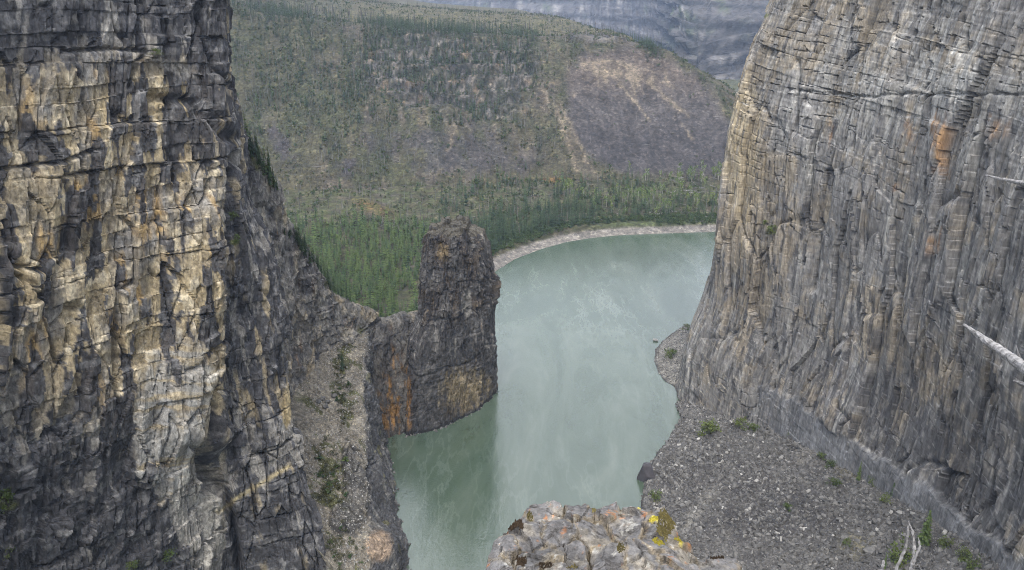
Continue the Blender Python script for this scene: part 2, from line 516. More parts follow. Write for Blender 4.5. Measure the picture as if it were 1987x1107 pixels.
slope = 23 + 0.60 * np.clip(d_foot, 0, 1e9)
k = 14.0
hh = np.clip(0.5 + 0.5 * (slope - top) / k, 0, 1)
hill = slope * (1 - hh) + top * hh - k * hh * (1 - hh)
TZ = np.where(d_foot > 0, hill, val)
TZ = np.where(d_bank < 0, np.maximum(-5, d_bank * 0.25), TZ)
TPX, TPY, TD = proj(np.stack([TX, TY, TZ], -1))
onhill = sm(d_foot, 0, 40)
# the bluff of broken ledges, the band of rock under the rim and gullies
bluff = blob(TPX, TPY, 930, 150, 150, 95) + 0.8 * blob(TPX, TPY, 770, 120, 90, 70)
bluff = sm(bluff + 0.35 * fbm(TX / 25, TY / 25, 21, 3), 0.35, 0.75)
rimrock = sm(blob(TPX, TPY, 1165, 75, 75, 14) + 0.25 * fbm(TX / 12, TY / 12, 22, 3), 0.4, 0.6)
st = TZ / 13 + 0.4 * perlin(TX / 40, TY / 40, 23)
TZ = TZ + bluff * (4.5 * (sm(st - np.floor(st), 0.55, 0.9) - (st - np.floor(st))) * 3.2 + 4 * fbm(TX / 18, TY / 18, 24, 4))
TZ = TZ + rimrock * 4.5
TZ = TZ + onhill * (1.0 - 0.5 * sm(TY, 990, 1050)) * (3.0 * fbm(TX / 45, TY / 90, 25, 4) + 0.75 * fbm(TX / 5, TY / 5, 26, 3)) + np.where(d_bank > 14, 0.7 * fbm(TX / 14, TY / 14, 27, 4), 0)
TV = np.stack([TX, TY, TZ], -1)
TPX, TPY, TD = proj(TV)
# ground colours: heath, dark scree, pale tan slides, soil, gravel
n1 = fbm(TX / 30, TY / 45, 30, 5); n2 = fbm(TX / 8, TY / 10, 31, 4); n3 = fbm(TX / 80, TY / 80, 32, 3)
C = np.zeros(TV.shape, np.float32) + np.array((0.105, 0.098, 0.058), np.float32)
C = mixc(C, (0.125, 0.110, 0.085), sm(n1, -0.05, 0.25))
C = mixc(C, (0.070, 0.080, 0.036), sm(n2 + n3, 0.0, 0.4) * 0.8)
scree_m = sm(blob(TPX, TPY, 1260, 235, 190, 125, 32) + 0.10 * n1 + 0.05 * n2, 0.33, 0.46)
scree_m = np.maximum(scree_m, 0.7 * sm(blob(TPX, TPY, 790, 285, 160, 50, 8) + blob(TPX, TPY, 940, 290, 130, 60, 20) + 1.0 * n1 + 0.8 * n2, 0.7, 1.3))
scree_m = np.maximum(scree_m, sm(blob(TPX, TPY, 545, 280, 60, 24, 55) + blob(TPX, TPY, 670, 318, 30, 26) + 0.8 * n1 + 0.6 * n2, 0.45, 1.0))
scree_m = scree_m * sm(d_foot, -5, 12) * (1 - sm(TZ, 132, 142))
C = mixc(C, (0.100, 0.092, 0.090), scree_m)
C = mixc(C, (0.074, 0.070, 0.073), scree_m * sm(TPY, 200, 300) * 0.8)
C = mixc(C, (0.145, 0.120, 0.100), scree_m * sm(TPY, 215, 130) * 0.9)
# slides run straight down the fall line: stretch the noise along the distance from the foot
dense_foot = catmull(np.array(foot, float), 90, 0)
fs = lineparam(TX, TY, [tuple(q) for q in dense_foot])
slide = fbm((fs + 2 * n2) / 9, d_foot / 160, 35, 5, 0.6)
tan = sm(slide + 0.35 * n2 + 0.75 * blob(TPX, TPY, 1190, 140, 105, 26, 12) + 0.45 * blob(TPX, TPY, 1275, 185, 85, 45, 42) - 0.1, 0.42, 0.80) * scree_m * sm(TPY, 330, 230)
C = C * (1 + 0.55 * scree_m * fbm(fs / 3.5, d_foot / 70, 36, 4))[..., None]
for pts, wd in (([(1258, 158), (1290, 190), (1335, 225)], 7), ([(1170, 130), (1195, 155), (1235, 200)], 5), ([(1225, 185), (1262, 235)], 4), ([(1050, 170), (1085, 225), (1120, 330)], 9), ([(1088, 200), (1110, 250), (1140, 315)], 5), ([(1045, 165), (1090, 160)], 8), ([(1130, 125), (1180, 118), (1225, 128)], 7), ([(1290, 155), (1305, 172)], 4), ([(1320, 240), (1345, 270)], 3), ([(885, 240), (870, 290)], 6), ([(868, 155), (885, 178)], 7)):
    ld = linedist(TPX + 7 * n2 + 5 * n1, TPY, pts)
    tan = np.maximum(tan, np.exp(-(ld / (wd * 0.6)) ** 2) * (0.95 + 0.9 * n2 + 0.5 * slide))
C = mixc(C, (0.29, 0.245, 0.18), tan * 0.85)
vert = fbm((fs + 3 * n2) / 14, d_foot / 70, 34, 4)
C = mixc(C, (0.048, 0.058, 0.030), onhill * (1 - scree_m) * sm(vert, 0.0, 0.3) * 0.75)
C = mixc(C, (0.15, 0.125, 0.095), onhill * (1 - scree_m) * sm(-vert + 0.3 * n2, 0.12, 0.4) * 0.6)
C = mixc(C, (0.072, 0.078, 0.040), onhill * (1 - scree_m) * sm(TPX + 120 * n1, 800, 600) * 0.6)
C = mixc(C, (0.044, 0.050, 0.036), bluff * 0.85)
C = mixc(C, (0.20, 0.19, 0.18), bluff * sm(fbm(TX / 7, TZ / 5, 37, 4) + 0.05, 0.05, 0.3) * 0.85)
C = mixc(C, (0.26, 0.20, 0.14), bluff * sm(fbm(TX / 14, TZ / 8, 38, 3), 0.22, 0.42) * 0.8)
C = mixc(C, (0.30, 0.27, 0.23), bluff * sm(fbm(TX / 16, TZ / 3, 33, 3), 0.22, 0.36) * 0.8)
C = mixc(C, (0.085, 0.083, 0.09), rimrock * sm(fbm(TX / 4, TZ / 6, 39, 3), -0.2, 0.2))
C = mixc(C, (0.30, 0.28, 0.25), blob(TPX, TPY, 1162, 80, 28, 9) * rimrock)
C = mixc(C, (0.175, 0.165, 0.075), sm(TY, 985, 1030) * (0.6 + 0.5 * n2) * sm(TX, -330, -150))
rust = sm(blob(TPX, TPY, 725, 405, 70, 22, 20) + blob(TPX, TPY, 1080, 350, 50, 8) + 0.5 * n2, 0.5, 0.9)
C = mixc(C, (0.23, 0.13, 0.045), rust * 0.8)
C = mixc(C, (0.095, 0.120, 0.045), sm(-d_foot, -5, 20) * sm(d_bank, 14, 30) * sm(n2 + 0.2 * n1, -0.3, 0.2) * 0.7)
C = mixc(C, (0.10, 0.125, 0.055), sm(d_bank, 9, 13) * (1 - sm(d_bank, 16, 24)) * sm(TX, 40, 90))
C = mixc(C, (0.29, 0.275, 0.25), 1 - sm(d_bank + 1.5 * n2, 9, 11.5))
C = C * np.array((0.58, 0.56, 0.555), np.float32)
link('terrain', grid_mesh('terrain', TV, C), M_HILL, kind='structure')

def terrain_z(x, y):
    i = np.clip(np.searchsorted(ty, y) - 1, 0, len(ty) - 2); j = np.clip(np.searchsorted(tx, x) - 1, 0, len(tx) - 2)
    fy = np.clip((y - ty[i]) / (ty[i + 1] - ty[i]), 0, 1); fx = np.clip((x - tx[j]) / (tx[j + 1] - tx[j]), 0, 1)
    return (TZ[i, j] * (1 - fx) + TZ[i, j + 1] * fx) * (1 - fy) + (TZ[i + 1, j] * (1 - fx) + TZ[i + 1, j + 1] * fx) * fy

def terrain_at(A, x, y):
    return A[np.clip(np.searchsorted(ty, y), 0, len(ty) - 1), np.clip(np.searchsorted(tx, x), 0, len(tx) - 1)]

# ------------------------------------------------------------------ the mountains beyond
cols_px = [380, 560, 640, 700, 780, 950, 1130, 1270, 1330, 1450, 1650, 2100]
crest_y = [60, 34, 12, 4, -40, -150, -210, -160, -190, -240, -260, -260]
rows = []
for f, Yd in ((0, 1700), (0.22, 1790), (0.40, 1860), (0.50, 2050), (0.68, 2450), (0.85, 2900), (1.0, 3300), (0.9, 4400)):
    row = []
    for i, cx in enumerate(cols_px):
        gully = 1 if cx == 1270 else 0
        back = 1.45 if cx < 1200 else (1.25 if gully else 1.0)
        yb = 250
        row.append(PY(cx, yb + (crest_y[i] - yb) * f - 0 * gully, Yd * back))
    rows.append(row)
MV = loft(rows, 230, 300)
N = normals(MV); s = arclen(MV); z = MV[..., 2].astype(np.float32)
bz = z / 34 + 0.5 * perlin(s / 300, z / 200, 41)
fz = bz - np.floor(bz)
rock = sm(s, 900, 1100)
dsp = (1 - 0.55 * rock) * (55 * fbm(s / 330, z / 420, 42, 5, 0.5, True) + 22 * fbm(s / 60, z / 260, 43, 4))
dsp = dsp + 9 * fbm(s / 16, z / 14, 49, 3, 0.6, True) + rock * (14 * sm(fz, 0.0, 0.7) + 8 * fbm(s / 18, z / 140, 44, 3))
MV = MV - N * (dsp - 25)[..., None] * np.sign(N[..., 1:2] + 1e-6)
MPX, MPY, _ = proj(MV)
z = MV[..., 2].astype(np.float32)
C = np.zeros(MV.shape, np.float32) + np.array((0.050, 0.047, 0.047), np.float32)
n = fbm(s / 90, z / 60, 45, 5)
C = mixc(C, (0.040, 0.050, 0.026), sm(n + 0.5 * blob(MPX, MPY, 1330, 60, 90, 45, -40) - 0.25 * rock, 0.0, 0.3) * 0.85)
C = mixc(C, (0.13, 0.122, 0.115), sm(fbm(s / 25, z / 120, 46, 4), 0.1, 0.4) * 0.8)
band = fbm((z + 0.02 * s) / 22 + 0.12 * n, s / 2500, 47, 3)
C = C * (1 + 1.3 * sm(band, -0.12, 0.12) - 0.68)[..., None] * (1 + 0.6 * fbm(s / 22, z / 260, 48, 4))[..., None]
C = mixc(C, (0.055, 0.053, 0.055), rock * sm(np.abs(fz - 0.5), 0.25, 0.45))
C = mixc(C, (0.15, 0.14, 0.13), blob(MPX, MPY, 1400, 190, 60, 60) * 0.5)
link('mountain', grid_mesh('mountain', MV, C), M_MOUNT, kind='structure')

SURF = {}
def register(name, V):
    px, py, d = proj(V)
    SURF[name] = (px.ravel(), py.ravel(), d.ravel(), V.reshape(-1, 3))

def pick(name, px, py, rad=3.0):
    """the visible point of a surface at a pixel"""
    X, Y, D, V = SURF[name]
    q = (X - px) ** 2 + (Y - py) ** 2
    idx = np.where((q < rad * rad) & (D > 0))[0]
    if len(idx) == 0:
        return V[np.argmin(q + (D <= 0) * 1e9)].copy()
    return V[idx[np.argmin(D[idx])]].copy()

# ------------------------------------------------------------------ the near cliff on the left
edge = [(445, -260, 236), (444, 0, 232), (448, 100, 231), (455, 180, 231), (474, 270, 230), (492, 380, 227), (546, 490, 224), (557, 600, 221),
        (563, 690, 219), (574, 800, 216), (600, 900, 212), (624, 1000, 208), (652, 1107, 204), (690, 1260, 198)]
rows = []
for ex, ey, eY in edge:
    ex -= 6 + 8 * (ey > 600)
    low = np.interp(ey, [0, 600, 1260], [0, 0, 1])
    lean = np.interp(ey, [-260, 0, 500, 1107, 1260], [18, 12, 3, -6, -10])
    frac = np.interp(ey, [0, 1107], [0.0, 1.0])
    r = [PY(-420, ey, 108 + lean), PY(-150, ey, 130 + lean), PY(0, ey, 148 + lean), PY(215, ey, 171 + lean), PY(400, ey, 192 + lean * 0.8)]
    cx = 432 + 10 * frac
    r += [PY(cx, ey, 201 + lean * 0.5), PY(0.5 * (cx + ex), ey, 0.5 * (203 + eY) - 2), PY(ex, ey, eY)]
    e = r[-1]
    r += [e + (-9, 15, 0), e + (-30, 32, 0), e + (-95, 50, 0)]
    rows.append(r)
topback = [p + np.array((-60, 20, 4)) for p in rows[0]]
rows = [topback] + rows
LV = loft(rows, 660, 470, [0.03, 0.12] + [1] * 11 + [0.3], [0.08, 0.15, 1, 1, 1.2, 1.3, 1.3, 1.0, 0.3, 0.06], 0.2)
N = normals(LV); s = arclen(LV); z = LV[..., 2].astype(np.float32)
if N[300, 200, 0] < 0: N = -N
lpx, lpy, _ = proj(LV)
r1, e1, _ = bed(s, z, 11, 13, 101); r2, e2, f2_ = bed(s, z, 4.2, 4.6, 102); r3, e3, _ = bed(s, z, 1.5, 2.3, 103)
va = voro(s / 3.4 + 0.25 * perlin(s / 8, z / 14, 104), z / 13, 105)
vb = voro(s / 1.3 + 0.15 * perlin(s / 3, z / 4, 106), z / 4.2, 107)
rough = 0.45 + 0.55 * sm(fbm(s / 17, z / 22, 108, 3), -0.25, 0.3)
lowleft = sm(lpy + 0.35 * (260 - lpx), 780, 960) * sm(lpx, 330, 230)
dsp = 4.2 * fbm(s / 34, z / 55, 109, 3) + rough * (2.4 * (r1 - 0.5) * sm(e1, 0, 0.22) + 1.5 * (r2 - 0.5) * sm(e2, 0, 0.2)) \
    + 2.1 * (va[2] - 0.5) + 0.5 * rough * (vb[2] - 0.5) + 0.15 * fbm(s / 1.6, z / 1.6, 110, 3) + 2.2 * va[4] * (va[3] - 0.5) + 0.5 * vb[4] * (vb[3] - 0.5)
dsp -= rough * (0.9 * np.exp(-(e2 / 0.22) ** 2) * (r2 > 0.86) + 1.8 * np.exp(-(e1 / 0.30) ** 2) * (r1 > 0.78))
dsp -= 1.4 * np.exp(-((va[1] - va[0]) / 0.12) ** 2) * (va[3] > 0.6)
vl = voro(s / 2.8, z / 4.5, 112)
dsp += lowleft * (1.0 * fbm(s / 8, z / 10, 111, 3) + 1.4 * (vl[2] - 0.5) + 2.4 * vl[4] * (vl[3] - 0.5))
# the long open cracks and the hollow between the ochre face and the dark buttress
jit = 5 * fbm(s / 5, z / 7, 113, 3)
for pts, wd, dep in (([(447, 300), (440, 380), (441, 470), (433, 560), (436, 660), (414, 770), (404, 870), (432, 930), (452, 1010), (464, 1120), (480, 1250)], 6, 6.0),
                     ([(397, 872), (405, 900), (425, 950)], 10, 6.0),
                     ([(0, 430), (18, 520), (75, 590), (100, 700)], 4, 2.5), ([(20, 517), (70, 520)], 5, 3.0), ([(225, 560), (232, 650), (222, 790)], 5, 2.2),
                     ([(385, 0), (400, 90), (440, 170)], 4, 2.5), ([(0, 330), (100, 312), (180, 290)], 3.5, 2.0), ([(300, 190), (380, 200), (440, 270)], 9, 2.2),
                     ([(480, 660), (498, 760), (500, 840)], 4, 1.6), ([(270, 0), (275, 90), (250, 170)], 4, 1.8), ([(120, 100), (210, 95), (290, 100)], 4, 1.6)):
    dsp -= dep * np.exp(-(linedist(lpx + jit, lpy, pts) / wd) ** 2)
# left of the crack the ochre face stands forward; the hollow under its lower lip
dsp += 3.2 * sm(lpx, 300, 395) * (1 - sm(lpx + jit, 428, 442)) * sm(lpy, 420, 560) * (1 - sm(lpy, 840, 900))
dsp -= 3.0 * blob(lpx, lpy, 400, 1000, 40, 90, -15)
dsp += 2.0 * blob(lpx, lpy, 432, 850, 16, 32)
LV = LV + N * (dsp * np.clip((lpx + 500) / 100, 0, 1))[..., None]
register('cliff_left', LV)
lpx, lpy, _ = proj(LV)
# colours
st1 = fbm((s + 0.06 * z) / 4.2, z / 21, 120, 5, 0.5); st2 = fbm(s / 11, z / 24, 121, 4); ln = fbm(s / 2.5, z / 3.5, 122, 4)
butt = sm(lpx + jit, 428, 446)
ochre_zone = (1 - butt) * sm(lpy, 60, 190) * (1 - sm(lpy - 0.25 * lpx, 640, 900))
C = np.zeros(LV.shape, np.float32) + np.array((0.20, 0.19, 0.178), np.float32)
C = mixc(C, (0.32, 0.26, 0.165), ochre_zone * sm(st2 + 0.3 * ln, -0.45, 0.15))
C = mixc(C, (0.44, 0.30, 0.13), ochre_zone * sm(st1 - 0.3 * st2, 0.05, 0.35) * 0.85)
C = mixc(C, (0.52, 0.45, 0.33), sm(ln + 0.4 * st2 + 0.5 * (r2 - 0.5), 0.08, 0.40) * ochre_zone * 0.85)
slab = sm(blob(lpx, lpy, 335, 810, 85, 190, 14) + 0.2 * ln + 0.25 * (r2 - 0.5), 0.42, 0.6) * (1 - butt)
bandd = fbm((s * 0.35 + z) / 2.2, (s - z * 0.3) / 40, 123, 3)
C = mixc(C, (0.28, 0.275, 0.265), slab * 0.8)
C = mixc(C, (0.36, 0.29, 0.18), slab * sm(bandd + 0.4 * st1, 0.0, 0.3) * 0.7)
low2 = blob(lpx, lpy, 390, 1010, 55, 110, -10)
C = mixc(C, (0.30, 0.285, 0.26), sm(low2 + 0.15 * ln, 0.35, 0.6) * (1 - butt))
varn = 1.25 * st1 + 0.6 * st2 + 0.10 * ln + 0.28 * (r2 - 0.5) + 0.12 * (r3 - 0.5) + 0.22 * (vb[2] - 0.5)
bias = 0.17 + 0.30 * butt * (1 - 0.5 * blob(lpx, lpy, 470, 600, 30, 160)) + 0.36 * lowleft + 0.30 * sm(lpy, 130, 40) - 0.30 * slab - 0.45 * sm(low2, 0.3, 0.6) + 0.35 * sm(lpx + 0.2 * lpy, 330, 420) * (1 - butt) * sm(lpy, 420, 250) * (1 - sm(lpy, 330, 460)) + 0.22 * blob(lpx, lpy, 60, 290, 90, 50) - 0.12 * ochre_zone + 0.5 * sm(lpy, 930, 1010) * (1 - sm(low2, 0.2, 0.5))
dark = sm(varn + bias, 0.12, 0.22)
C = mixc(C, (0.050, 0.050, 0.056), dark * 0.95)
C = mixc(C, (0.15, 0.147, 0.148), dark * sm(ln + 0.5 * (r3 - 0.5), 0.05, 0.35) * 0.75)
C = mixc(C, (0.33, 0.27, 0.17), butt * sm(st1 - 0.3 * st2 + 0.15 * ln, 0.16, 0.40) * 0.6)
C = mixc(C, (0.36, 0.30, 0.17), np.exp(-(linedist(lpx + jit, lpy, [(425, 995), (470, 960), (520, 930), (560, 905)]) / 4) ** 2) * 0.7)
C = mixc(C, (0.36, 0.29, 0.17), sm(blob(lpx, lpy, 557, 790, 13, 55) + 0.2 * ln, 0.45, 0.7) * 0.9)
C = mixc(C, (0.10, 0.11, 0.04), sm(blob(lpx, lpy, 15, 980, 30, 16) + blob(lpx, lpy, 310, 105, 14, 5) + blob(lpx, lpy, 455, 470, 14, 9) + 0.3 * ln, 0.5, 0.8) * 0.8)
C = mixc(C, (0.24, 0.225, 0.205), sm(blob(lpx, lpy, 340, 130, 70, 22, 25) + 0.4 * ln, 0.5, 0.9) * 0.8)
C = C * (0.90 + 0.24 * r2 + 0.18 * r3)[..., None]
link('cliff_left', grid_mesh('cliff_left', LV, C), M_LEFT, kind='structure', label='ochre and black streaked limestone cliff rising beside the viewpoint')

# ------------------------------------------------------------------ ridge behind it, down to the saddle beside the pillar
crest_pts = [PY(440, 200, 246), PY(478, 262, 258), PY(528, 340, 270), PY(553, 425, 280), PY(606, 480, 290), PY(628, 530, 298), PY(684, 592, 314), PY(722, 606, 326), PY(762, 624, 336), PY(800, 612, 342), PY(850, 600, 348)]
base_pts = [(-84, 236), (-82, 246), (-80, 256), (-79, 266), (-77, 277), (-74, 288), (-62, 303), (-57, 305), (-52, 307.5), (-46, 311), (-32, 324)]
rows = []
prof = [(0.0, 0.0), (0.10, 0.02), (0.35, 0.06), (0.62, 0.10), (0.85, 0.16)]
for kind_ in range(9):
    row = []
    for ci_, (c, bp_) in enumerate(zip(crest_pts, base_pts)):
        c = np.array(c); zb = -4.0
        out = np.array((bp_[0], bp_[1], zb))
        if kind_ == 0: p = c + np.array((-120, 30, -c[2] + 2))
        elif kind_ == 1: p = c + np.array((-28, 12, -0.45 * c[2]))
        elif kind_ == 2: p = c + np.array((-6, 4, -2.0))
        elif kind_ == 3: p = c
        else:
            f = (kind_ - 3) / 5.0
            g = f ** 0.9
            ex_ = 1.1 if ci_ < 6 else 0.62
            p = c + (out - c) * np.array((f ** ex_, f ** ex_, g))
        row.append(p)
    rows.append(row)
RV = loft(rows, 310, 330, [0.08, 0.3, 1, 1, 1, 1, 1, 0.8])
N = normals(RV); s = arclen(RV); z = RV[..., 2].astype(np.float32)
if N[230, 160, 0] < 0: N = -N
r1, e1, _ = bed(s, z, 8, 9, 131); r2, e2, _ = bed(s, z, 2.6, 3.4, 132)
va = voro(s / 3.0 + 0.6 * perlin(s / 6, z / 9, 133), z / 12, 134)
face = np.linspace(0, 1, 310)[:, None] + 0 * s; face = sm(face, 0.16, 0.20)
rpx, rpy, _ = proj(RV)
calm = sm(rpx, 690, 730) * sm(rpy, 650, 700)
dsp = (1 - 0.6 * calm) * (3.0 * fbm(s / 20, z / 40, 135, 3) + 1.8 * (r1 - 0.5) + 1.0 * (r2 - 0.5) + 1.8 * (va[2] - 0.5)) + 0.6 * fbm(s / 2, z / 2.5, 136, 4) + 0.5 * (voro(s / 1.6, z / 2.4, 139)[2] - 0.5)
dsp -= 1.0 * np.exp(-((va[1] - va[0]) / 0.11) ** 2) * (va[3] > 0.6)
RV = RV + N * dsp[..., None]
register('ridge', RV)
rpx, rpy, _ = proj(RV)
st1 = fbm(s / 3, z / 12, 140, 5); ln = fbm(s / 2.2, z / 3, 141, 4); st2 = fbm(s / 9, z / 15, 142, 3)
C = np.zeros(RV.shape, np.float32) + np.array((0.15, 0.143, 0.135), np.float32)
C = mixc(C, (0.26, 0.235, 0.195), sm(st1 + 0.3 * st2, 0.0, 0.3) * (1 - 0.75 * calm))
C = mixc(C, (0.32, 0.26, 0.17), sm(st2 + 0.4 * ln, 0.2, 0.5) * 0.6 * (1 - calm))
C = mixc(C, (0.062, 0.060, 0.064), sm(0.7 * st1 - st2 + 0.3 * ln + 0.25 * calm, 0.12, 0.36) * 0.85)
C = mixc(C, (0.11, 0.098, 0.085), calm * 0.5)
rustm = 0.8 * blob(rpx, rpy, 768, 770, 26, 85, -3) * (0.6 + 1.0 * ln) + 0.4 * blob(rpx, rpy, 745, 800, 22, 50)
C = mixc(C, (0.30, 0.165, 0.055), sm(rustm + 0.9 * st1 + 0.2 * ln, 0.25, 1.0) * 0.95)
veg = (1 - face) * sm(ln + 0.2, -0.1, 0.2) * (1 - sm(rpx, 690, 720)) + sm(blob(rpx, rpy, 705, 640, 18, 14) + blob(rpx, rpy, 590, 470, 25, 18) + blob(rpx, rpy, 640, 545, 22, 20) + blob(rpx, rpy, 500, 300, 20, 40) + 0.3 * ln, 0.45, 0.8) * sm(ln, -0.3, 0.1)
C = mixc(C, (0.085, 0.088, 0.035), veg * 0.9)
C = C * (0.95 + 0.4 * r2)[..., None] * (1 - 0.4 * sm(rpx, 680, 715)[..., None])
link('ridge', grid_mesh('ridge', RV, C), M_PILLAR, kind='structure', label='broken rock ridge running down to the saddle beside the pillar')

# ------------------------------------------------------------------ scree ledge and the river wall below it
ys = [325, 309, 298, 282, 268, 252, 238, 224, 208, 190, 165]
rows = []
for Yv in ys:
    ze = np.interp(Yv, [165, 190, 208, 225, 255, 300, 330], [6, 8, 12, 17, 29, 43.5, 48])
    xe = np.interp(Yv, [165, 190, 208, 225, 255, 300, 330], [-42, -44, -45.5, -48, -53, -60.5, -62])
    xb = np.interp(Yv, [165, 200, 222, 272, 307, 330], [-30, -33, -36, -46.5, -55, -58])
    iw = np.interp(Yv, [165, 200, 226], [0.08, 0.22, 1.0])
    zi = ze + np.interp(Yv, [165, 230, 300], [10, 6, 8])
    rows.append([(xe - 40 * iw, Yv, zi + 9 * iw, 0), (xe - 22 * iw, Yv, ze + (zi - ze) * iw, 1), (xe - 9 * iw, Yv, ze + 2.6 * iw, 2), (xe, Yv, ze, 3), (xe + 0.22 * (xb - xe), Yv, ze * 0.72, 4), (xe + 0.62 * (xb - xe), Yv, ze * 0.34, 5), (xb, Yv, 0.0, 6), (xb + 3, Yv, -6.0, 7)])
DV = loft(rows, 350, 250, [1, 1, 1, 1, 1, 1, 1, 1, 0.6, 0.2], [0.15, 1, 1, 1, 1, 1, 0.5])
DI = DV[..., 3].astype(np.float32); DV = DV[..., :3]
N = normals(DV); z = DV[..., 2].astype(np.float32)
if N[150, 60, 2] < 0: N = -N
yy = DV[..., 1].astype(np.float32); xx = DV[..., 0].astype(np.float32)
s = (np.broadcast_to(np.linspace(0, 1, 250)[None, :], z.shape) * 80).astype(np.float32)
wallm = sm(DI + 0.35 * fbm(yy / 9, s / 9, 150, 3), 2.85, 3.25)
r1, e1, _ = bed(yy, z, 7, 8, 151); r2, e2, _ = bed(yy, z, 2.4, 3.2, 152)
va = voro(yy / 3.2 + 0.5 * perlin(yy / 6, z / 8, 153), z / 11, 154)
dsp = wallm * (2.6 * fbm(yy / 14, z / 26, 155, 3) + 1.4 * (r1 - 0.5) + 0.9 * (r2 - 0.5) + 1.6 * (va[2] - 0.5) - 1.0 * np.exp(-((va[1] - va[0]) / 0.11) ** 2) * (va[3] > 0.6)) + 0.5 * fbm(yy / 2, s / 2, 156, 4) + (1 - wallm) * (1.6 * fbm(yy / 14, s / 14, 157, 4) + 0.5 * (voro(yy / 1.4, s / 1.4, 158)[2] - 0.5))
dpx, dpy, _ = proj(DV)
dsp += (1 - wallm) * 2.2 * sm(blob(dpx, dpy, 688, 930, 26, 90, -8) + blob(dpx, dpy, 665, 1010, 30, 34), 0.4, 0.6) * (0.6 + voro(yy / 3, s / 3, 159)[2])
dsp += 5.0 * blob(dpx, dpy, 735, 1075, 40, 45)      # the brown knob
DV = DV + N * dsp[..., None]
register('ledge', DV)
dpx, dpy, _ = proj(DV)
ln = fbm(yy / 3, (s + z) / 3, 160, 5); st1 = fbm(yy / 2.6, z / 11, 161, 5); n2 = fbm(yy / 9, s / 9, 162, 3)
C = np.zeros(DV.shape, np.float32) + np.array((0.235, 0.212, 0.175), np.float32)
C = mixc(C, (0.27, 0.255, 0.23), sm(ln, 0.05, 0.35) * 0.8)
C = mixc(C, (0.18, 0.16, 0.125), sm(n2, 0.1, 0.4) * 0.6)
C = mixc(C, (0.088, 0.092, 0.036), (1 - wallm) * sm(ln + 1.1 * n2 + 0.8 * blob(dpx, dpy, 640, 930, 34, 60) + 0.6 * blob(dpx, dpy, 662, 720, 22, 70) + 0.35 * blob(dpx, dpy, 650, 1060, 40, 30), 0.35, 0.6) * 0.9)
wc = np.zeros(DV.shape, np.float32) + np.array((0.072, 0.072, 0.076), np.float32)
wc = mixc(wc, (0.19, 0.185, 0.175), sm(st1 + 0.3 * ln, 0.12, 0.38) * 0.85)
wc = mixc(wc, (0.16, 0.15, 0.07), sm(fbm(yy / 7, z / 9, 163, 3) + 0.2 * ln, 0.28, 0.45) * 0.6)
wc = mixc(wc, (0.10, 0.095, 0.09), sm(ln, 0.1, 0.4) * 0.5)
knob = sm(blob(dpx, dpy, 688, 930, 26, 90, -8) + blob(dpx, dpy, 665, 1010, 30, 34) + 0.5 * ln, 0.45, 0.6) * (1 - wallm)
C = mixc(C, (0.085, 0.083, 0.082), knob * (0.8 + 0.4 * st1))
C = 0.82 * C * (1 - wallm[..., None]) + wc * wallm[..., None]
C = mixc(C, (0.26, 0.20, 0.15), sm(blob(dpx, dpy, 735, 1060, 34, 38) + 0.15 * ln, 0.4, 0.7))
link('ledge', grid_mesh('ledge', DV, C), M_SCREE, kind='structure', label='scree covered ledge above the dark river wall')

# ------------------------------------------------------------------ the pillar
rings = [  # height and outline: left, front-left, front, front-right, right, back-right, back, back-left
    (-5, [(-50, 322), (-46.5, 308), (-31, 315), (-15, 332), (-6.5, 352), (-12, 372), (-30, 380), (-48, 360)]),
    (4, [(-50, 323), (-45.5, 311), (-31, 317.5), (-15.5, 334), (-7.2, 353), (-12, 372), (-30, 379), (-48, 359)]),
    (20, [(-48, 325), (-43, 314), (-30, 320), (-15, 335), (-7.5, 352), (-12, 370), (-29, 376), (-46, 358)]),
    (38, [(-46, 328), (-40, 318), (-29, 322), (-15.5, 335), (-8.2, 351), (-12, 367), (-28, 373), (-44, 356)]),
    (47, [(-41.8, 332), (-38, 321), (-28.5, 323), (-15.5, 335), (-7.0, 350), (-12, 366), (-28, 371), (-42, 354)]),
    (58, [(-40.6, 337), (-36.5, 324), (-28, 325), (-15, 336), (-6.2, 350), (-11, 364), (-27, 368), (-40, 352)]),
    (70, [(-40.2, 339), (-36, 326), (-27.5, 327), (-15, 337), (-7.4, 350), (-12, 363), (-27, 366), (-39, 352)]),
    (80, [(-39.8, 341), (-35.8, 328), (-27, 329), (-15.5, 338), (-8.6, 350), (-13, 361), (-27, 364), (-38, 352)]),
    (86.5, [(-39.0, 342), (-35.0, 330), (-27, 330.5), (-15.5, 338.5), (-9.6, 350), (-14, 360), (-27, 363), (-37.5, 352)]),
    (92, [(-37.8, 342), (-34, 331), (-27, 331.5), (-16, 339), (-10.5, 350), (-15, 359), (-27, 361), (-36.5, 351)]),
    (92.4, [(-33, 343), (-31, 336), (-27, 336), (-21, 342), (-18, 349), (-20, 354), (-27, 356), (-33, 350)]),
    (92.5, [(-27, 346)] * 8)]
ctrl = np.array([[(x, y, h) for x, y in ring] for h, ring in rings], float)
ctrl = np.concatenate([ctrl, ctrl[:, :3]], 1)
ctrl = np.concatenate([ctrl[:, 7:8], ctrl], 1)[:, 1:10]
PV = loft(ctrl, 330, 341, None, [1.2, 1.2, 1.2, 1.2, 0.9, 0.5, 0.5, 0.8], 0.12)[:, :-1]
tt = np.broadcast_to(np.concatenate([[0], np.cumsum(np.linalg.norm(np.diff(PV[110, :, :2], axis=0), axis=1))])[None, :], PV.shape[:2]).astype(np.float32)
cen = np.array((-27, 346, 0))
N = PV - cen; N[..., 2] = 0; N = N / (np.linalg.norm(N, axis=-1, keepdims=True) + 1e-6)
z = PV[..., 2].astype(np.float32)
seam = np.minimum(np.arange(340), 340 - np.arange(340))[None, :] / 12.0
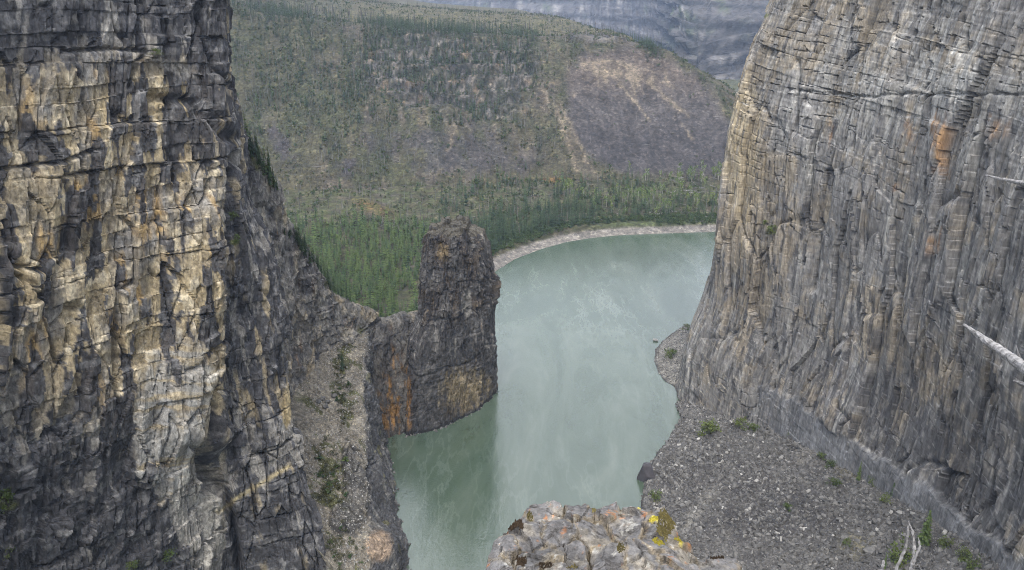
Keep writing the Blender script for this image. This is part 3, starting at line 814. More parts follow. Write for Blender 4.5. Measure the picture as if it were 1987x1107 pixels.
r1, e1, _ = bed(tt, z, 9, 7, 171); r2, e2, _ = bed(tt, z, 2.6, 2.6, 172); r3, e3, _ = bed(tt, z, 0.9, 1.5, 176)
va = voro(tt / 3.0 + 0.2 * perlin(tt / 6, z / 8, 173), z / 16, 174)
up = sm(z, 44, 52)
dsp = (0.45 + 0.55 * up) * (1.6 * fbm(tt / 11, z / 22, 175, 3) + 2.0 * va[4] * (va[3] - 0.5) + 1.4 * (r1 - 0.5) + 1.1 * (r2 - 0.5) + 2.0 * (va[2] - 0.5) + 0.8 * (voro(tt / 1.1, z / 6, 185)[2] - 0.5)) + 0.35 * (r3 - 0.5) + 0.4 * fbm(tt / 1.5, z / 2, 177, 3)
dsp -= 0.8 * np.exp(-((va[1] - va[0]) / 0.11) ** 2) * (va[3] > 0.6)
dsp -= 0.9 * np.exp(-((z - 49 - 2.0 * perlin(tt / 12, z * 0, 178)) / 0.9) ** 2)
dsp -= 0.8 * np.exp(-((z - 26 - 6.0 * perlin(tt / 20, z * 0, 179)) / 0.7) ** 2)
dsp = dsp * np.clip(seam, 0, 1) * sm(np.linalg.norm((PV - cen)[..., :2], axis=-1), 1.0, 6)
PV = PV + N * dsp[..., None]
# a broken, stepped top
tcol = voro(PV[..., 0] / 3.2, PV[..., 1] / 6.0, 180)
ztop = PV[..., 2].copy()
ht = np.interp(PV[..., 0], [-41, -38.6, -38.4, -37.4, -37.2, -19.6, -19.4, -16.2, -16.0, -12.2, -12.0, -9.6, -9.4, -6], [80, 80.5, 80.8, 81.5, 83.8, 86.2, 83.0, 82.2, 81.8, 81.2, 77.5, 76, 70, 69])
ht = ht + 3.2 * (tcol[2] - 0.5) + 0.6 * fbm(PV[..., 0] / 1.5, PV[..., 1] / 1.5, 181, 3)
PV[..., 2] = np.where(PV[..., 2] > 58, 58 + (PV[..., 2] - 58) * (ht - 58) / (92.0 - 58), PV[..., 2])
register('pillar', PV)
ppx, ppy, _ = proj(PV)
st1 = fbm(tt / 2.4, z / 12, 182, 5); st2 = fbm(tt / 8, z / 16, 183, 3); ln = fbm(tt / 2, z / 2.2, 184, 4)
C = np.zeros(PV.shape, np.float32) + np.array((0.085, 0.082, 0.082), np.float32)
C = mixc(C, (0.115, 0.095, 0.078), up * sm(st2, -0.2, 0.3) * 0.9)
C = mixc(C, (0.045, 0.043, 0.046), sm(st1 + 0.5 * st2, 0.0, 0.25) * 0.9)
C = mixc(C, (0.20, 0.19, 0.18), sm(st1 - 0.6 * st2 + 0.2 * ln, 0.22, 0.45) * 0.75)
C = mixc(C, (0.25, 0.20, 0.12), sm(blob(ppx, ppy, 905, 760, 70, 65, -25) + 0.55 * st1 + 0.3 * ln, 0.45, 0.9) * 0.75)
C = mixc(C, (0.24, 0.18, 0.10), sm(blob(ppx, ppy, 860, 490, 18, 28) + 0.5 * st1 + 0.2 * ln, 0.5, 0.8) * 0.7)
C = mixc(C, (0.30, 0.165, 0.055), sm(blob(ppx, ppy, 782, 780, 20, 80) + 0.9 * st1, 0.35, 1.0) * 0.9)
C = mixc(C, (0.30, 0.29, 0.27), sm(blob(ppx, ppy, 905, 590, 14, 40) + 0.5 * st1, 0.55, 0.85) * 0.7)
C = mixc(C, (0.26, 0.20, 0.12), up * sm(ln + 0.3 * st2, 0.38, 0.55) * 0.5)
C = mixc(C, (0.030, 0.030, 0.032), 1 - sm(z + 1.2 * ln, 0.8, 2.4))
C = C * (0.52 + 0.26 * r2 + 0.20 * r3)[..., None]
C = mixc(C, (0.075, 0.068, 0.055), sm(ztop, 91.5, 92.0) * (0.9 + 0 * z))
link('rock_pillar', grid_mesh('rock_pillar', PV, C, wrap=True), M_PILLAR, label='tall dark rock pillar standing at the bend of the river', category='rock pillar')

# ------------------------------------------------------------------ the big cliff on the right
plan = [  # base path, and how far X leans back at heights -5 0 30 53 85 120 150 165 180 250 (scaled)
    (210, 402, 0.5), (150, 402, 0.7), (112, 396, 0.9), (94, 384, 0.95), (86, 366, 1.0), (80, 342, 1.0), (86, 328, 0.95), (97, 314, 0.9), (108, 297, 0.85),
    (117, 270, 0.75), (124, 240, 0.65), (127.5, 205, 0.55), (126, 172, 0.5), (120, 135, 0.5), (108, 95, 0.5)]
hz = [-6, 0, 12, 30, 53, 85, 120, 150, 165, 182, 250]
lx = [0, 0, 1.5, 4, 10.5, 11, 12.5, 18, 22, 27, 45]
rows = []
for h_, l_ in zip(hz, lx):
    row = []
    for i, (x, y, kk) in enumerate(plan):
        yk = 0.16 * l_ if i < 4 else 0.0
        row.append((x + l_ * kk, y - (yk if i < 3 else 0), h_))
    rows.append(row)
rows.append([(x + 120, y + (10 if i > 4 else -20), 262) for i, (x, y, h_) in enumerate(rows[-1])])
rows = rows[::-1]
GV = loft(rows, 600, 540, [0.02, 0.12] + [1] * 7 + [1, 0.5], [0.05, 0.15, 0.4, 0.7, 1, 1.1, 1.1, 1.1, 1.1, 1, 1, 0.9, 0.3, 0.1])
N = normals(GV); s = arclen(GV); z = GV[..., 2].astype(np.float32)
if N[300, 330, 0] > 0: N = -N
gpx, gpy, _ = proj(GV)
dip = z + 0.10 * s                         # beds dip gently along the wall
r1, e1, _ = bed(s, dip, 12, 11, 201); r2, e2, f2_ = bed(s, dip, 3.4, 4.2, 202); r3, e3, _ = bed(s, dip, 1.1, 1.9, 203)
sh = s + 0.05 * z                          # joints lean
q1, g1, _ = bed(sh, z, 30, 6.5, 215, 0.3); q2, g2, _ = bed(sh, z + 0.2 * s, 13, 2.6, 216, 0.3); q3, g3, _ = bed(sh, z + 0.35 * s, 5, 1.1, 217, 0.3)
va = voro(sh / 3.0 + 0.25 * perlin(s / 7, z / 12, 204), z / 20, 205)
vc = voro(sh / 11 + 0.1 * perlin(s / 14, z / 20, 208), z / 44, 209)
upz = sm(gpy, 420, 150)
rough = 0.2 + 0.8 * sm(fbm(s / 16, z / 26, 218, 3), -0.1, 0.35)
dsp = 2.2 * fbm(s / 34, z / 60, 210, 3) + 2.2 * (vc[2] - 0.5) + 6.5 * vc[4] * (vc[3] - 0.5) + 0.8 * (va[2] - 0.5) + 1.2 * va[4] * (va[3] - 0.5) + rough * (1.3 * (q1 - 0.5) * sm(g1, 0, 0.4) + 0.8 * (q2 - 0.5) * sm(g2, 0, 0.4)) + upz * (1.5 * (r1 - 0.5) * sm(e1, 0, 0.3) + 0.5 * (r2 - 0.5) * sm(e2, 0, 0.3)) + 0.12 * fbm(s / 2.5, z / 5, 211, 3)
dsp -= 1.2 * np.exp(-((va[1] - va[0]) / 0.15) ** 2) * sm(va[3], 0.72, 0.8) + 1.1 * np.exp(-((vc[1] - vc[0]) / 0.06) ** 2) * sm(vc[3], 0.5, 0.6)
dsp -= rough * 1.4 * np.exp(-(g2 / 0.34) ** 2) * (q2 > 0.84) + (0.2 + 0.8 * upz) * 1.0 * np.exp(-(e2 / 0.22) ** 2) * (r2 > 0.8)
# hollow niches: steps and overhangs seen on the face
jit = 6 * fbm(s / 4, z / 6, 212, 3)
for pts, wd, dep in (([(1535, 175), (1700, 190), (1760, 182), (1900, 185), (2050, 180)], 3, 0.9), ([(1606, 335), (1598, 400), (1580, 470), (1572, 560)], 9, 3.0),
                     ([(1550, 120), (1545, 260)], 5, 1.6), ([(1838, 450), (1826, 510)], 5, 2.0), ([(1770, 60), (1752, 130), (1745, 220)], 5, 1.4), ([(1410, 250), (1405, 310)], 4, 1.5), ([(1680, 912), (1740, 925), (1790, 895), (1830, 905)], 5, 1.2)):
    dsp -= dep * np.exp(-(linedist(gpx + 0.4 * jit, gpy + 0.4 * jit, pts) / wd) ** 2)
# the smooth pale toe that stands out along the foot
lip = np.interp(gpx, [1330, 1480, 1600, 1700, 1760, 1850, 1990, 2200], [840, 735, 812, 882, 915, 990, 1085, 1230])
lip = lip + 20 * fbm(s / 12, z / 12, 213, 4)
toe = sm(gpy + 1.6 * jit, lip - 2, lip + 11) * sm(gpx, 1440, 1520)
dsp = dsp * (1 - 0.85 * toe) + 0.25 * toe + toe * (0.35 * (r2 - 0.5) + 0.5 * fbm(s / 6, z / 6, 214, 4))
flare = sm(gpy, 560, 800) * (1 - sm(gpx, 1400, 1480))
dsp = dsp * (1 - 0.4 * flare)
GV = GV + N * dsp[..., None]
register('cliff_right', GV)
gpx, gpy, _ = proj(GV)
st1 = fbm(sh / 2.2, z / 14, 220, 5, 0.55); st2 = fbm(s / 12, z / 22, 221, 4); ln = fbm(s / 2, z / 2.6, 222, 4); st3 = fbm(sh / 5, z / 30, 223, 4)
hatch = fbm((s * 0.5 + z) / 0.8, (s - z * 0.5) / 9, 224, 3)
C = np.zeros(GV.shape, np.float32) + np.array((0.158, 0.153, 0.150), np.float32)
C = mixc(C, (0.26, 0.255, 0.245), sm(st3 + 0.4 * ln + 0.35 * blob(gpx, gpy, 1800, 150, 260, 120), 0.02, 0.4) * 0.85)
tanz = 0.02 + 0.42 * blob(gpx, gpy, 1450, 330, 70, 330) + 0.5 * blob(gpx, gpy, 1750, 680, 190, 70, 35) + 0.45 * blob(gpx, gpy, 1600, 60, 180, 90) + 0.35 * blob(gpx, gpy, 1480, 480, 100, 120)
C = mixc(C, (0.205, 0.175, 0.135), sm(tanz + 0.8 * st2 + 0.35 * ln + 0.4 * (q2 - 0.5), 0.05, 0.55) * 0.8)
C = mixc(C, (0.30, 0.245, 0.155), sm(blob(gpx, gpy, 1440, 300, 60, 260) + 0.7 * st1, 0.55, 0.95) * 0.6)
C = mixc(C, (0.055, 0.055, 0.060), sm(st1 + 0.45 * (q3 - 0.5) + 0.35 * st3 + 0.18 * sm(gpy, 300, 700) + 0.4 * blob(gpx, gpy, 1850, 900, 220, 110, 35) + 0.25 * blob(gpx, gpy, 1550, 430, 40, 60), 0.22, 0.46) * 0.8)
strata = fbm(dip / 0.8 + 0.3 * perlin(s / 30, z / 30, 225), s / 70, 226, 3)
C = C * (1 + (0.25 + 0.35 * upz) * np.clip(strata, -0.6, 0.6))[..., None]
C = mixc(C, (0.36, 0.355, 0.35), sm(hatch, 0.33, 0.5) * sm(gpy, 480, 640) * 0.45)
C = mixc(C, (0.30, 0.26, 0.19), flare * sm(hatch + 0.3 * ln, 0.15, 0.45) * 0.5)
ru = 1.0 * blob(gpx, gpy, 1825, 290, 18, 70, -6) + 0.7 * blob(gpx, gpy, 1765, 260, 12, 40) + 0.6 * blob(gpx, gpy, 1610, 250, 7, 50) + 0.6 * blob(gpx, gpy, 1740, 365, 14, 14) + 0.55 * blob(gpx, gpy, 1940, 250, 40, 30, -30) + 0.5 * blob(gpx, gpy, 1810, 470, 25, 40)
C = mixc(C, (0.36, 0.205, 0.09), sm(ru + 0.6 * st1 + 0.25 * ln, 0.3, 1.0) * 0.75)
for pts, wd in (([(1500, 178), (1600, 182), (1700, 192), (1800, 184), (1990, 181), (2200, 180)], 2.2), ([(1560, 168), (1700, 160), (1990, 150)], 1.8), ([(1560, 205), (1700, 222), (1850, 235), (1990, 225)], 1.6), ([(1440, 200), (1530, 232), (1640, 290), (1760, 335), (1860, 358)], 1.6),
                ([(1640, 540), (1740, 565), (1850, 600), (1960, 650)], 1.4), ([(1700, 470), (1790, 505), (1880, 545)], 1.4), ([(1880, 290), (1930, 300), (1987, 330)], 2.5), ([(1880, 275), (1940, 255), (1987, 240)], 2.5), ([(1650, 480), (1720, 500)], 1.2), ([(1900, 690), (1987, 740)], 1.4)):
    ld = linedist(gpx + 0.5 * jit, gpy + 0.35 * jit, pts)
    C = mixc(C, (0.40, 0.395, 0.39), np.exp(-(ld / wd) ** 2) * sm(ln + 0.7 * st2 + 0.5 * st1, -0.05, 0.35) * 0.75)
C = mixc(C, (0.150, 0.153, 0.163), toe * 0.75)
C = mixc(C, (0.12, 0.122, 0.13), toe * sm(ln + st3 + 0.5 * st2, -0.1, 0.4) * 0.7)
ld = np.abs(gpy - lip - 2)
C = mixc(C, (0.34, 0.335, 0.33), np.exp(-(ld / 3.0) ** 2) * sm(gpx, 1460, 1540) * sm(ln + 0.6 * st2, 0.1, 0.4) * 0.5)
C = mixc(C, (0.09, 0.10, 0.04), sm(blob(gpx, gpy, 1495, 450, 14, 9) + blob(gpx, gpy, 1480, 30, 20, 8) + 0.3 * ln, 0.5, 0.8) * 0.8)
C = C * (0.98 + 0.18 * q2 + 0.14 * q3 + 0.18 * r3 + 0.45 * (vc[2] - 0.5))[..., None]
link('cliff_right', grid_mesh('cliff_right', GV, C), M_RIGHT, kind='structure', label='fluted grey limestone cliff with rust stains across the river')

# ------------------------------------------------------------------ the scree fan at its foot and the little beach beyond the corner
shore_px = [(1322, 812), (1302, 848), (1272, 885), (1252, 925), (1246, 965), (1236, 1020), (1222, 1107), (1205, 1200)]
shore = [PZ(x, y, 0)[:2] for x, y in shore_px]
sh_y = [p[1] for p in shore][::-1]; sh_x = [p[0] for p in shore][::-1]
SYv = np.linspace(130, 338, 330); ST = np.linspace(-0.06, 1.12, 280)
SY, STT = np.meshgrid(SYv, ST, indexing='ij')
xs_ = np.interp(SY, sh_y, sh_x); xs_ = xs_ + 1.2 * fbm(SY / 7, SY * 0, 230, 4) * (SY < 320)
xw = np.interp(SY, [95, 135, 172, 205, 240, 270, 297, 314, 328, 342], [112, 124, 130, 131.5, 128, 121, 112, 101, 92, 86])
zc = np.interp(SY, [110, 175, 205, 237, 303, 330, 340], [50, 37, 30, 21, 8, 4, 2])
SX = xs_ + (xw - xs_) * STT
tq = np.clip(STT, 0, 1.2)
SZ = np.where(STT < 0, STT * 25, zc * (0.35 * tq + 0.65 * tq ** 1.25) + 1.0 * sm(tq, 0, 0.03))
SX = SX.astype(np.float32); SY = SY.astype(np.float32)
nz = fbm(SX / 9, SY / 9, 231, 4)
SZ = SZ + sm(STT, 0.0, 0.06) * (1.3 * nz + 0.35 * (voro(SX / 1.3, SY / 1.3, 232)[2] - 0.5) + 0.2 * (voro(SX / 0.6, SY / 0.6, 233)[2] - 0.5))
SV = np.stack([SX, SY, SZ], -1)
register('scree', SV)
spx, spy, _ = proj(SV)
ln = fbm(SX / 2, SY / 2, 234, 4); n2 = fbm(SX / 14, SY / 14, 235, 3)
C = np.zeros(SV.shape, np.float32) + np.array((0.105, 0.101, 0.099), np.float32)
C = mixc(C, (0.062, 0.059, 0.060), sm(blob(spx, spy, 1370, 930, 110, 80) + blob(spx, spy, 1500, 1000, 160, 70) + 0.6 * n2 + 0.2 * ln, 0.3, 0.8) * 0.85)
C = mixc(C, (0.16, 0.152, 0.14), sm(n2 + 0.3 * ln + 0.6 * blob(spx, spy, 1560, 880, 120, 40, 25), 0.25, 0.6) * 0.8)
C = mixc(C, (0.23, 0.22, 0.20), np.exp(-(linedist(spx, spy, [(1385, 955), (1350, 995), (1320, 1030)]) / 12) ** 2) * 0.7)
C = mixc(C, (0.15, 0.135, 0.085), sm(blob(spx, spy, 1640, 900, 60, 40, 30) + blob(spx, spy, 1660, 1060, 60, 40) + 0.4 * ln, 0.5, 0.9) * 0.6)
C = mixc(C, (0.23, 0.225, 0.215), (1 - sm(STT + 0.03 * ln, 0.0, 0.05)) * 0.8)
C = mixc(C, (0.045, 0.043, 0.043), 1 - sm(SZ + 0.3 * ln, 0.1, 0.9))
link('scree_slope', grid_mesh('scree_slope', SV, C), M_SCREE, kind='structure', label='dark grey scree slope at the foot of the fluted cliff')

bp_px = [(1316, 775), (1310, 752), (1292, 742), (1278, 725), (1270, 700), (1272, 678), (1290, 658), (1308, 645), (1330, 630)]
bch = [PZ(x, y, 0)[:2] for x, y in bp_px]
bpoly = [tuple(p) for p in bch] + [(118, 415), (118, 350)]
bx = np.linspace(62, 118, 110); by = np.linspace(338, 440, 170)
BX, BY = np.meshgrid(bx, by); BX = BX.astype(np.float32); BY = BY.astype(np.float32)
bd = linedist(BX, BY, [tuple(p) for p in bch]) * np.where(inpoly(BX, BY, bpoly), 1, -1) + 0.8 * fbm(BX / 4, BY / 4, 240, 3)
BZ = np.where(bd > 0, 0.22 * bd + 0.15 + 0.3 * fbm(BX / 3, BY / 3, 241, 3) * sm(bd, 0, 2), np.maximum(-5, bd * 0.4))
C = np.zeros(BX.shape + (3,), np.float32) + np.array((0.17, 0.16, 0.145), np.float32)
C = mixc(C, (0.24, 0.23, 0.21), sm(fbm(BX / 3, BY / 3, 242, 4), 0.0, 0.35))
C = mixc(C, (0.06, 0.057, 0.055), 1 - sm(BZ, 0.1, 0.6))
BV = np.stack([BX, BY, BZ], -1)
register('beach', BV)
link('beach', grid_mesh('beach', BV, C), M_SCREE, kind='structure')

# ------------------------------------------------------------------ the cliff under the viewpoint (below and behind the picture)
rows = []
for yv, zv in ((-60, 179.5), (-12, 178.4), (0.2, 178.3), (1.3, 178.1), (3.0, 174), (8, 150), (20, 90), (34, 30), (44, -5)):
    rows.append([(x, yv + (-abs(x) * 0.05 if yv < 60 else 0), zv) for x in (-130, -80, -40, -12, -4, 0, 4, 12, 40, 80, 130)])
VV = loft(rows, 70, 90)
N = normals(VV)
if N[20, 45, 2] < 0: N = -N
vx, vy, vz = [VV[..., i].astype(np.float32) for i in range(3)]
far = sm(np.hypot(vx, vy), 6, 20)
wl_ = (vy - vz * 0.5)
VV = VV + N * (far * 1.6 * (fbm(vx / 8, wl_ / 8, 250, 4) - 0.35) + 0.06 * fbm(vx * 1.5, wl_ * 1.5, 251, 3))[..., None]
C = np.zeros(VV.shape, np.float32) + np.array((0.18, 0.175, 0.165), np.float32)
C = mixc(C, (0.09, 0.09, 0.09), sm(fbm(vx / 5, wl_ / 5, 252, 4), 0, 0.3))
link('clifftop', grid_mesh('clifftop', VV, C), M_SCREE, kind='structure')

# ------------------------------------------------------------------ air
m = bpy.data.materials.new('haze_air'); m.use_nodes = True
nt = m.node_tree; nt.nodes.clear()
out = nt.nodes.new('ShaderNodeOutputMaterial')
pv = nt.nodes.new('ShaderNodeVolumePrincipled')
pv.inputs['Color'].default_value = (0.52, 0.68, 1.0, 1)
pv.inputs['Density'].default_value = HAZE
nt.links.new(pv.outputs[0], out.inputs['Volume'])
hx, hy0, hy1, hz0, hz1 = 6100, -1100, 8100, -8, 900
hv = np.array([(x, y, z) for z in (hz0, hz1) for x, y in ((-hx, hy0), (hx, hy0), (hx, hy1), (-hx, hy1))], float)
hf = np.array([(3, 2, 1, 0), (4, 5, 6, 7), (0, 1, 5, 4), (1, 2, 6, 5), (2, 3, 7, 6), (3, 0, 4, 7)])
link('haze', raw_mesh('haze', hv, hf), m, kind='stuff')

# ------------------------------------------------------------------ builders of plants and stones
rng = np.random.default_rng(7)

class MB:
    def __init__(self): self.v = []; self.f = []; self.m = []
    def quad(self, a, b, c, d, mi=0):
        k = len(self.v); self.v += [a, b, c, d]; self.f.append((k, k + 1, k + 2, k + 3)); self.m.append(mi)
    def tube(self, pts, rad, n=6, mi=0, cap=True):
        pts = [np.asarray(p, float) for p in pts]; base = len(self.v)
        for i, p in enumerate(pts):
            t = pts[min(i + 1, len(pts) - 1)] - pts[max(i - 1, 0)]
            t = t / (np.linalg.norm(t) + 1e-9)
            a = np.cross(t, (0.3, 0.2, 0.93) if abs(t[2]) < 0.9 else (1, 0, 0)); a /= np.linalg.norm(a) + 1e-9
            b = np.cross(t, a)
            for j in range(n):
                q = 2 * math.pi * j / n
                self.v.append(tuple(p + (a * math.cos(q) + b * math.sin(q)) * rad[i]))
        for i in range(len(pts) - 1):
            for j in range(n):
                j2 = (j + 1) % n
                self.f.append((base + i * n + j, base + i * n + j2, base + (i + 1) * n + j2, base + (i + 1) * n + j)); self.m.append(mi)
        if cap:
            self.f.append(tuple(base + (len(pts) - 1) * n + j for j in range(n))); self.m.append(mi)
            self.f.append(tuple(base + j for j in reversed(range(n)))); self.m.append(mi)
    def mesh(self, name, mats, smooth=False):
        me = bpy.data.meshes.new(name)
        me.from_pydata([tuple(map(float, p)) for p in self.v], [], self.f)
        for mt in mats: me.materials.append(mt)
        if len(mats) > 1: me.polygons.foreach_set('material_index', self.m)
        me.polygons.foreach_set('use_smooth', [smooth] * len(self.f))
        me.update()
        return me

def crown_conifer(mb, h, rmax, nw, nb, rg, mi=0, f0=0.1, power=0.8):
    for w in range(nw):
        f = f0 + (0.97 - f0) * (w / (nw - 1)) ** 0.95
        r = rmax * (1 - f) ** power * rg.uniform(0.75, 1.2) + 0.04 * rmax
        zc = f * h
        a0 = rg.uniform(0, 6.28)
        for bnum in range(nb):
            if rg.random() < 0.10: continue
            a = a0 + 6.283 * bnum / nb + rg.uniform(-0.3, 0.3)
            L = r * rg.uniform(0.5, 1.3); dr = L * rg.uniform(0.25, 0.6)
            ca, sa = math.cos(a), math.sin(a)
            wd = L * (rg.uniform(0.32, 0.5) if nw < 20 else rg.uniform(0.18, 0.32)) + (0.03 if nw < 20 else 0.004)
            lift = 0.10 * L
            mb.quad((0, 0, zc + lift), (ca * L * .55 - sa * wd, sa * L * .55 + ca * wd, zc - dr * .45), (ca * L, sa * L, zc - dr), (ca * L * .55 + sa * wd, sa * L * .55 - ca * wd, zc - dr * .45), mi)
    mb.quad((0.05 * rmax, 0, h * 0.93), (0, 0.05 * rmax, h * 0.93), (0, 0, h * 1.03), (-0.05 * rmax, -0.03 * rmax, h * 0.93), mi)

def trunk_pts(h, r, rg, bend=0.02):
    ks = np.linspace(0, 1, 5)
    dx, dy = rg.uniform(-bend, bend) * h, rg.uniform(-bend, bend) * h
    return [(dx * k * k, dy * k * k, h * k - 0.3 * (k == 0)) for k in ks], [r * (1 - 0.85 * k) for k in ks]

def crown_leaves(mb, cx, cy, cz, rx, rz, n, sz, rg, mi=0, clumps=6):
    cs = [(rg.normal(0, 0.45), rg.normal(0, 0.45), rg.uniform(-0.8, 0.8)) for _ in range(clumps)]
    for _ in range(n):
        c = cs[rg.integers(clumps)]
        p = np.array((cx + rx * (c[0] + rg.normal(0, 0.22)), cy + rx * (c[1] + rg.normal(0, 0.22)), cz + rz * (c[2] + rg.normal(0, 0.22))))
        a = rg.normal(size=3); a /= np.linalg.norm(a); b = np.cross(a, rg.normal(size=3)); b /= np.linalg.norm(b) + 1e-9
        q = sz * rg.uniform(0.6, 1.3)
        mb.quad(p - a * q, p + b * q * .7, p + a * q, p - b * q * .7, mi)

def hull_rock(name, mat, rg, flat=0.7, n=13):
    bm = bmesh.new()
    for _ in range(n):
        p = rg.normal(size=3); p /= np.linalg.norm(p)
        p *= rg.uniform(0.42, 0.56)
        bm.verts.new((p[0] * rg.uniform(.85, 1.2), p[1] * rg.uniform(.8, 1.15), p[2] * flat))
    r = bmesh.ops.convex_hull(bm, input=bm.verts)
    bmesh.ops.delete(bm, geom=[g for g in r['geom_interior'] if isinstance(g, bmesh.types.BMVert)], context='VERTS')
    me = bpy.data.meshes.new(name); bm.to_mesh(me); bm.free(); me.materials.append(mat)
    return me

# instanced masses
def gn_stuff(name, protos, P, scl, rot, idx, **props):
    P = np.asarray(P, np.float32)
    me = bpy.data.meshes.new(name)
    me.vertices.add(len(P)); me.vertices.foreach_set('co', P.ravel())
    scl = np.asarray(scl, np.float32)
    if scl.ndim == 1: scl = np.stack([scl] * 3, -1)
    a = me.attributes.new('scl', 'FLOAT_VECTOR', 'POINT'); a.data.foreach_set('vector', np.ascontiguousarray(scl).ravel())
    a = me.attributes.new('rotv', 'FLOAT_VECTOR', 'POINT'); a.data.foreach_set('vector', np.ascontiguousarray(rot, np.float32).ravel())
    a = me.attributes.new('idx', 'INT', 'POINT'); a.data.foreach_set('value', np.asarray(idx, np.int32))
    o = link(name, me, None, kind='stuff', **props)
    pc = bpy.data.collections.new(name + '_kinds')
    for i, pm in enumerate(protos):
        pc.objects.link(bpy.data.objects.new('%s_kind_%02d' % (name, i), pm))
    g = bpy.data.node_groups.new(name + '_scatter', 'GeometryNodeTree')
    g.interface.new_socket('Geometry', in_out='INPUT', socket_type='NodeSocketGeometry')
    g.interface.new_socket('Geometry', in_out='OUTPUT', socket_type='NodeSocketGeometry')
    gi, go = g.nodes.new('NodeGroupInput'), g.nodes.new('NodeGroupOutput')
    ip = g.nodes.new('GeometryNodeInstanceOnPoints')
    ci = g.nodes.new('GeometryNodeCollectionInfo')
    ci.inputs['Collection'].default_value = pc
    ci.inputs['Separate Children'].default_value = True
    ci.inputs['Reset Children'].default_value = True
    def attr(nm, dt):
        n = g.nodes.new('GeometryNodeInputNamedAttribute'); n.data_type = dt; n.inputs['Name'].default_value = nm
        return n.outputs['Attribute']
    g.links.new(gi.outputs[0], ip.inputs['Points'])
    g.links.new(ci.outputs[0], ip.inputs['Instance'])
    ip.inputs['Pick Instance'].default_value = True
    g.links.new(attr('idx', 'INT'), ip.inputs['Instance Index'])
    g.links.new(attr('rotv', 'FLOAT_VECTOR'), ip.inputs['Rotation'])
    g.links.new(attr('scl', 'FLOAT_VECTOR'), ip.inputs['Scale'])
    g.links.new(ip.outputs[0], go.inputs[0])
    md = o.modifiers.new('scatter', 'NODES'); md.node_group = g
    return o

def zrot(n): return np.stack([np.zeros(n), np.zeros(n), rng.uniform(0, 6.28, n)], -1)

# prototypes; unit-height trees
def make_conifer(seed, rmax, nw, nb, mat, power=0.8, f0=0.1):
    rg = np.random.default_rng(seed)
    tb = MB(); p, r = trunk_pts(0.97, 0.014, rg, 0.01); tb.tube(p, r, 5)
    cb = MB(); crown_conifer(cb, 1.0, rmax, nw, nb, rg, 0, f0, power)
    both = MB(); both.tube(p, r, 4, 0); crown_conifer(both, 1.0, rmax, nw, nb, np.random.default_rng(seed + 1), 1, f0, power)
    return tb.mesh('trunk', [M_BARK]), cb.mesh('crown', [mat]), both.mesh('spruce', [M_BARK, mat])

YOUNG = [make_conifer(300 + i, (0.10, 0.125, 0.155, 0.11)[i], 12, 6, M_YOUNG, 0.7, (0.25, 0.1, 0.05, 0.4)[i]) for i in range(4)]
DARK = [make_conifer(320 + i, 0.095 + 0.015 * i, 12, 6, M_NEEDLE, 0.65) for i in range(4)]
FULL = [make_conifer(340 + i, 0.13 + 0.02 * i, 22, 9, M_NEEDLE, 0.75, 0.04) for i in range(3)]
SAPL = [make_conifer(350 + i, 0.085 + 0.02 * i, 34, 7, M_YOUNG, 0.6, 0.03) for i in range(3)]

def make_birch(seed):
    rg = np.random.default_rng(seed)
    tb = MB(); p, r = trunk_pts(0.92, 0.016, rg, 0.05); tb.tube(p, r, 5)
    for k in range(5):
        f = rg.uniform(0.4, 0.8); a = rg.uniform(0, 6.28); q = np.array((0, 0, f * 0.92))
        tb.tube([q, q + (0.12 * math.cos(a), 0.12 * math.sin(a), 0.12)], [0.007, 0.003], 4)
    cb = MB(); crown_leaves(cb, 0, 0, 0.66, 0.20, 0.32, 150, 0.035, rg, 0, 9)
    both = MB(); both.tube(p, r, 4, 0); crown_leaves(both, 0, 0, 0.66, 0.20, 0.32, 110, 0.04, rg, 1, 8)
    return tb.mesh('trunk', [M_PALEBARK]), cb.mesh('crown', [M_BIRCH]), both.mesh('birch', [M_PALEBARK, M_BIRCH])
BIRCH = [make_birch(360 + i) for i in range(4)]

def make_snag(seed, mat=None):
    rg = np.random.default_rng(seed)
    mb = MB(); p, r = trunk_pts(1.0, 0.024, rg, 0.03); mb.tube(p, r, 4)
    for k in range(7):
        f = rg.uniform(0.35, 0.92); a = rg.uniform(0, 6.28); L = 0.09 * (1.1 - f)
        mb.tube([(0, 0, f), (L * math.cos(a), L * math.sin(a), f - 0.02)], [0.005, 0.002], 3)
    return mb.mesh('trunk', [mat or M_DEAD])
SNAG = [make_snag(380 + i) for i in range(4)]
BURNT = [make_snag(390 + i, M_BURNT) for i in range(4)]

def make_shrub(seed, mat, n=90, clumps=7, lf=0.12):
    rg = np.random.default_rng(seed); mb = MB()
    for k in range(4):
        a = rg.uniform(0, 6.28)
        mb.tube([(0, 0, -0.1), (0.2 * math.cos(a), 0.2 * math.sin(a), 0.6)], [0.02, 0.008], 3, 0)
    crown_leaves(mb, 0, 0, 0.45, 0.48, 0.45, n, lf, rg, 1, clumps)
    return mb.mesh('shrub', [M_BARK, mat])
SHRUB = [make_shrub(400 + i, M_SHRUB) for i in range(4)]
M_BUSH = leaf_mat('bush_leaves', (0.045, 0.075, 0.022), (0.14, 0.17, 0.05))
BUSH = [make_shrub(405 + i, M_BUSH, 420, 14, 0.055) for i in range(4)]
HEATH = [make_shrub(410 + i, M_DRYSHRUB, 50, 6) for i in range(3)]
ROCKS = [hull_rock('stone', M_LOOSE, np.random.default_rng(420 + i), rng.uniform(0.5, 0.9)) for i in range(8)]
PALE = [hull_rock('stone', M_PALE_STONE, np.random.default_rng(430 + i), rng.uniform(0.5, 0.9)) for i in range(4)]

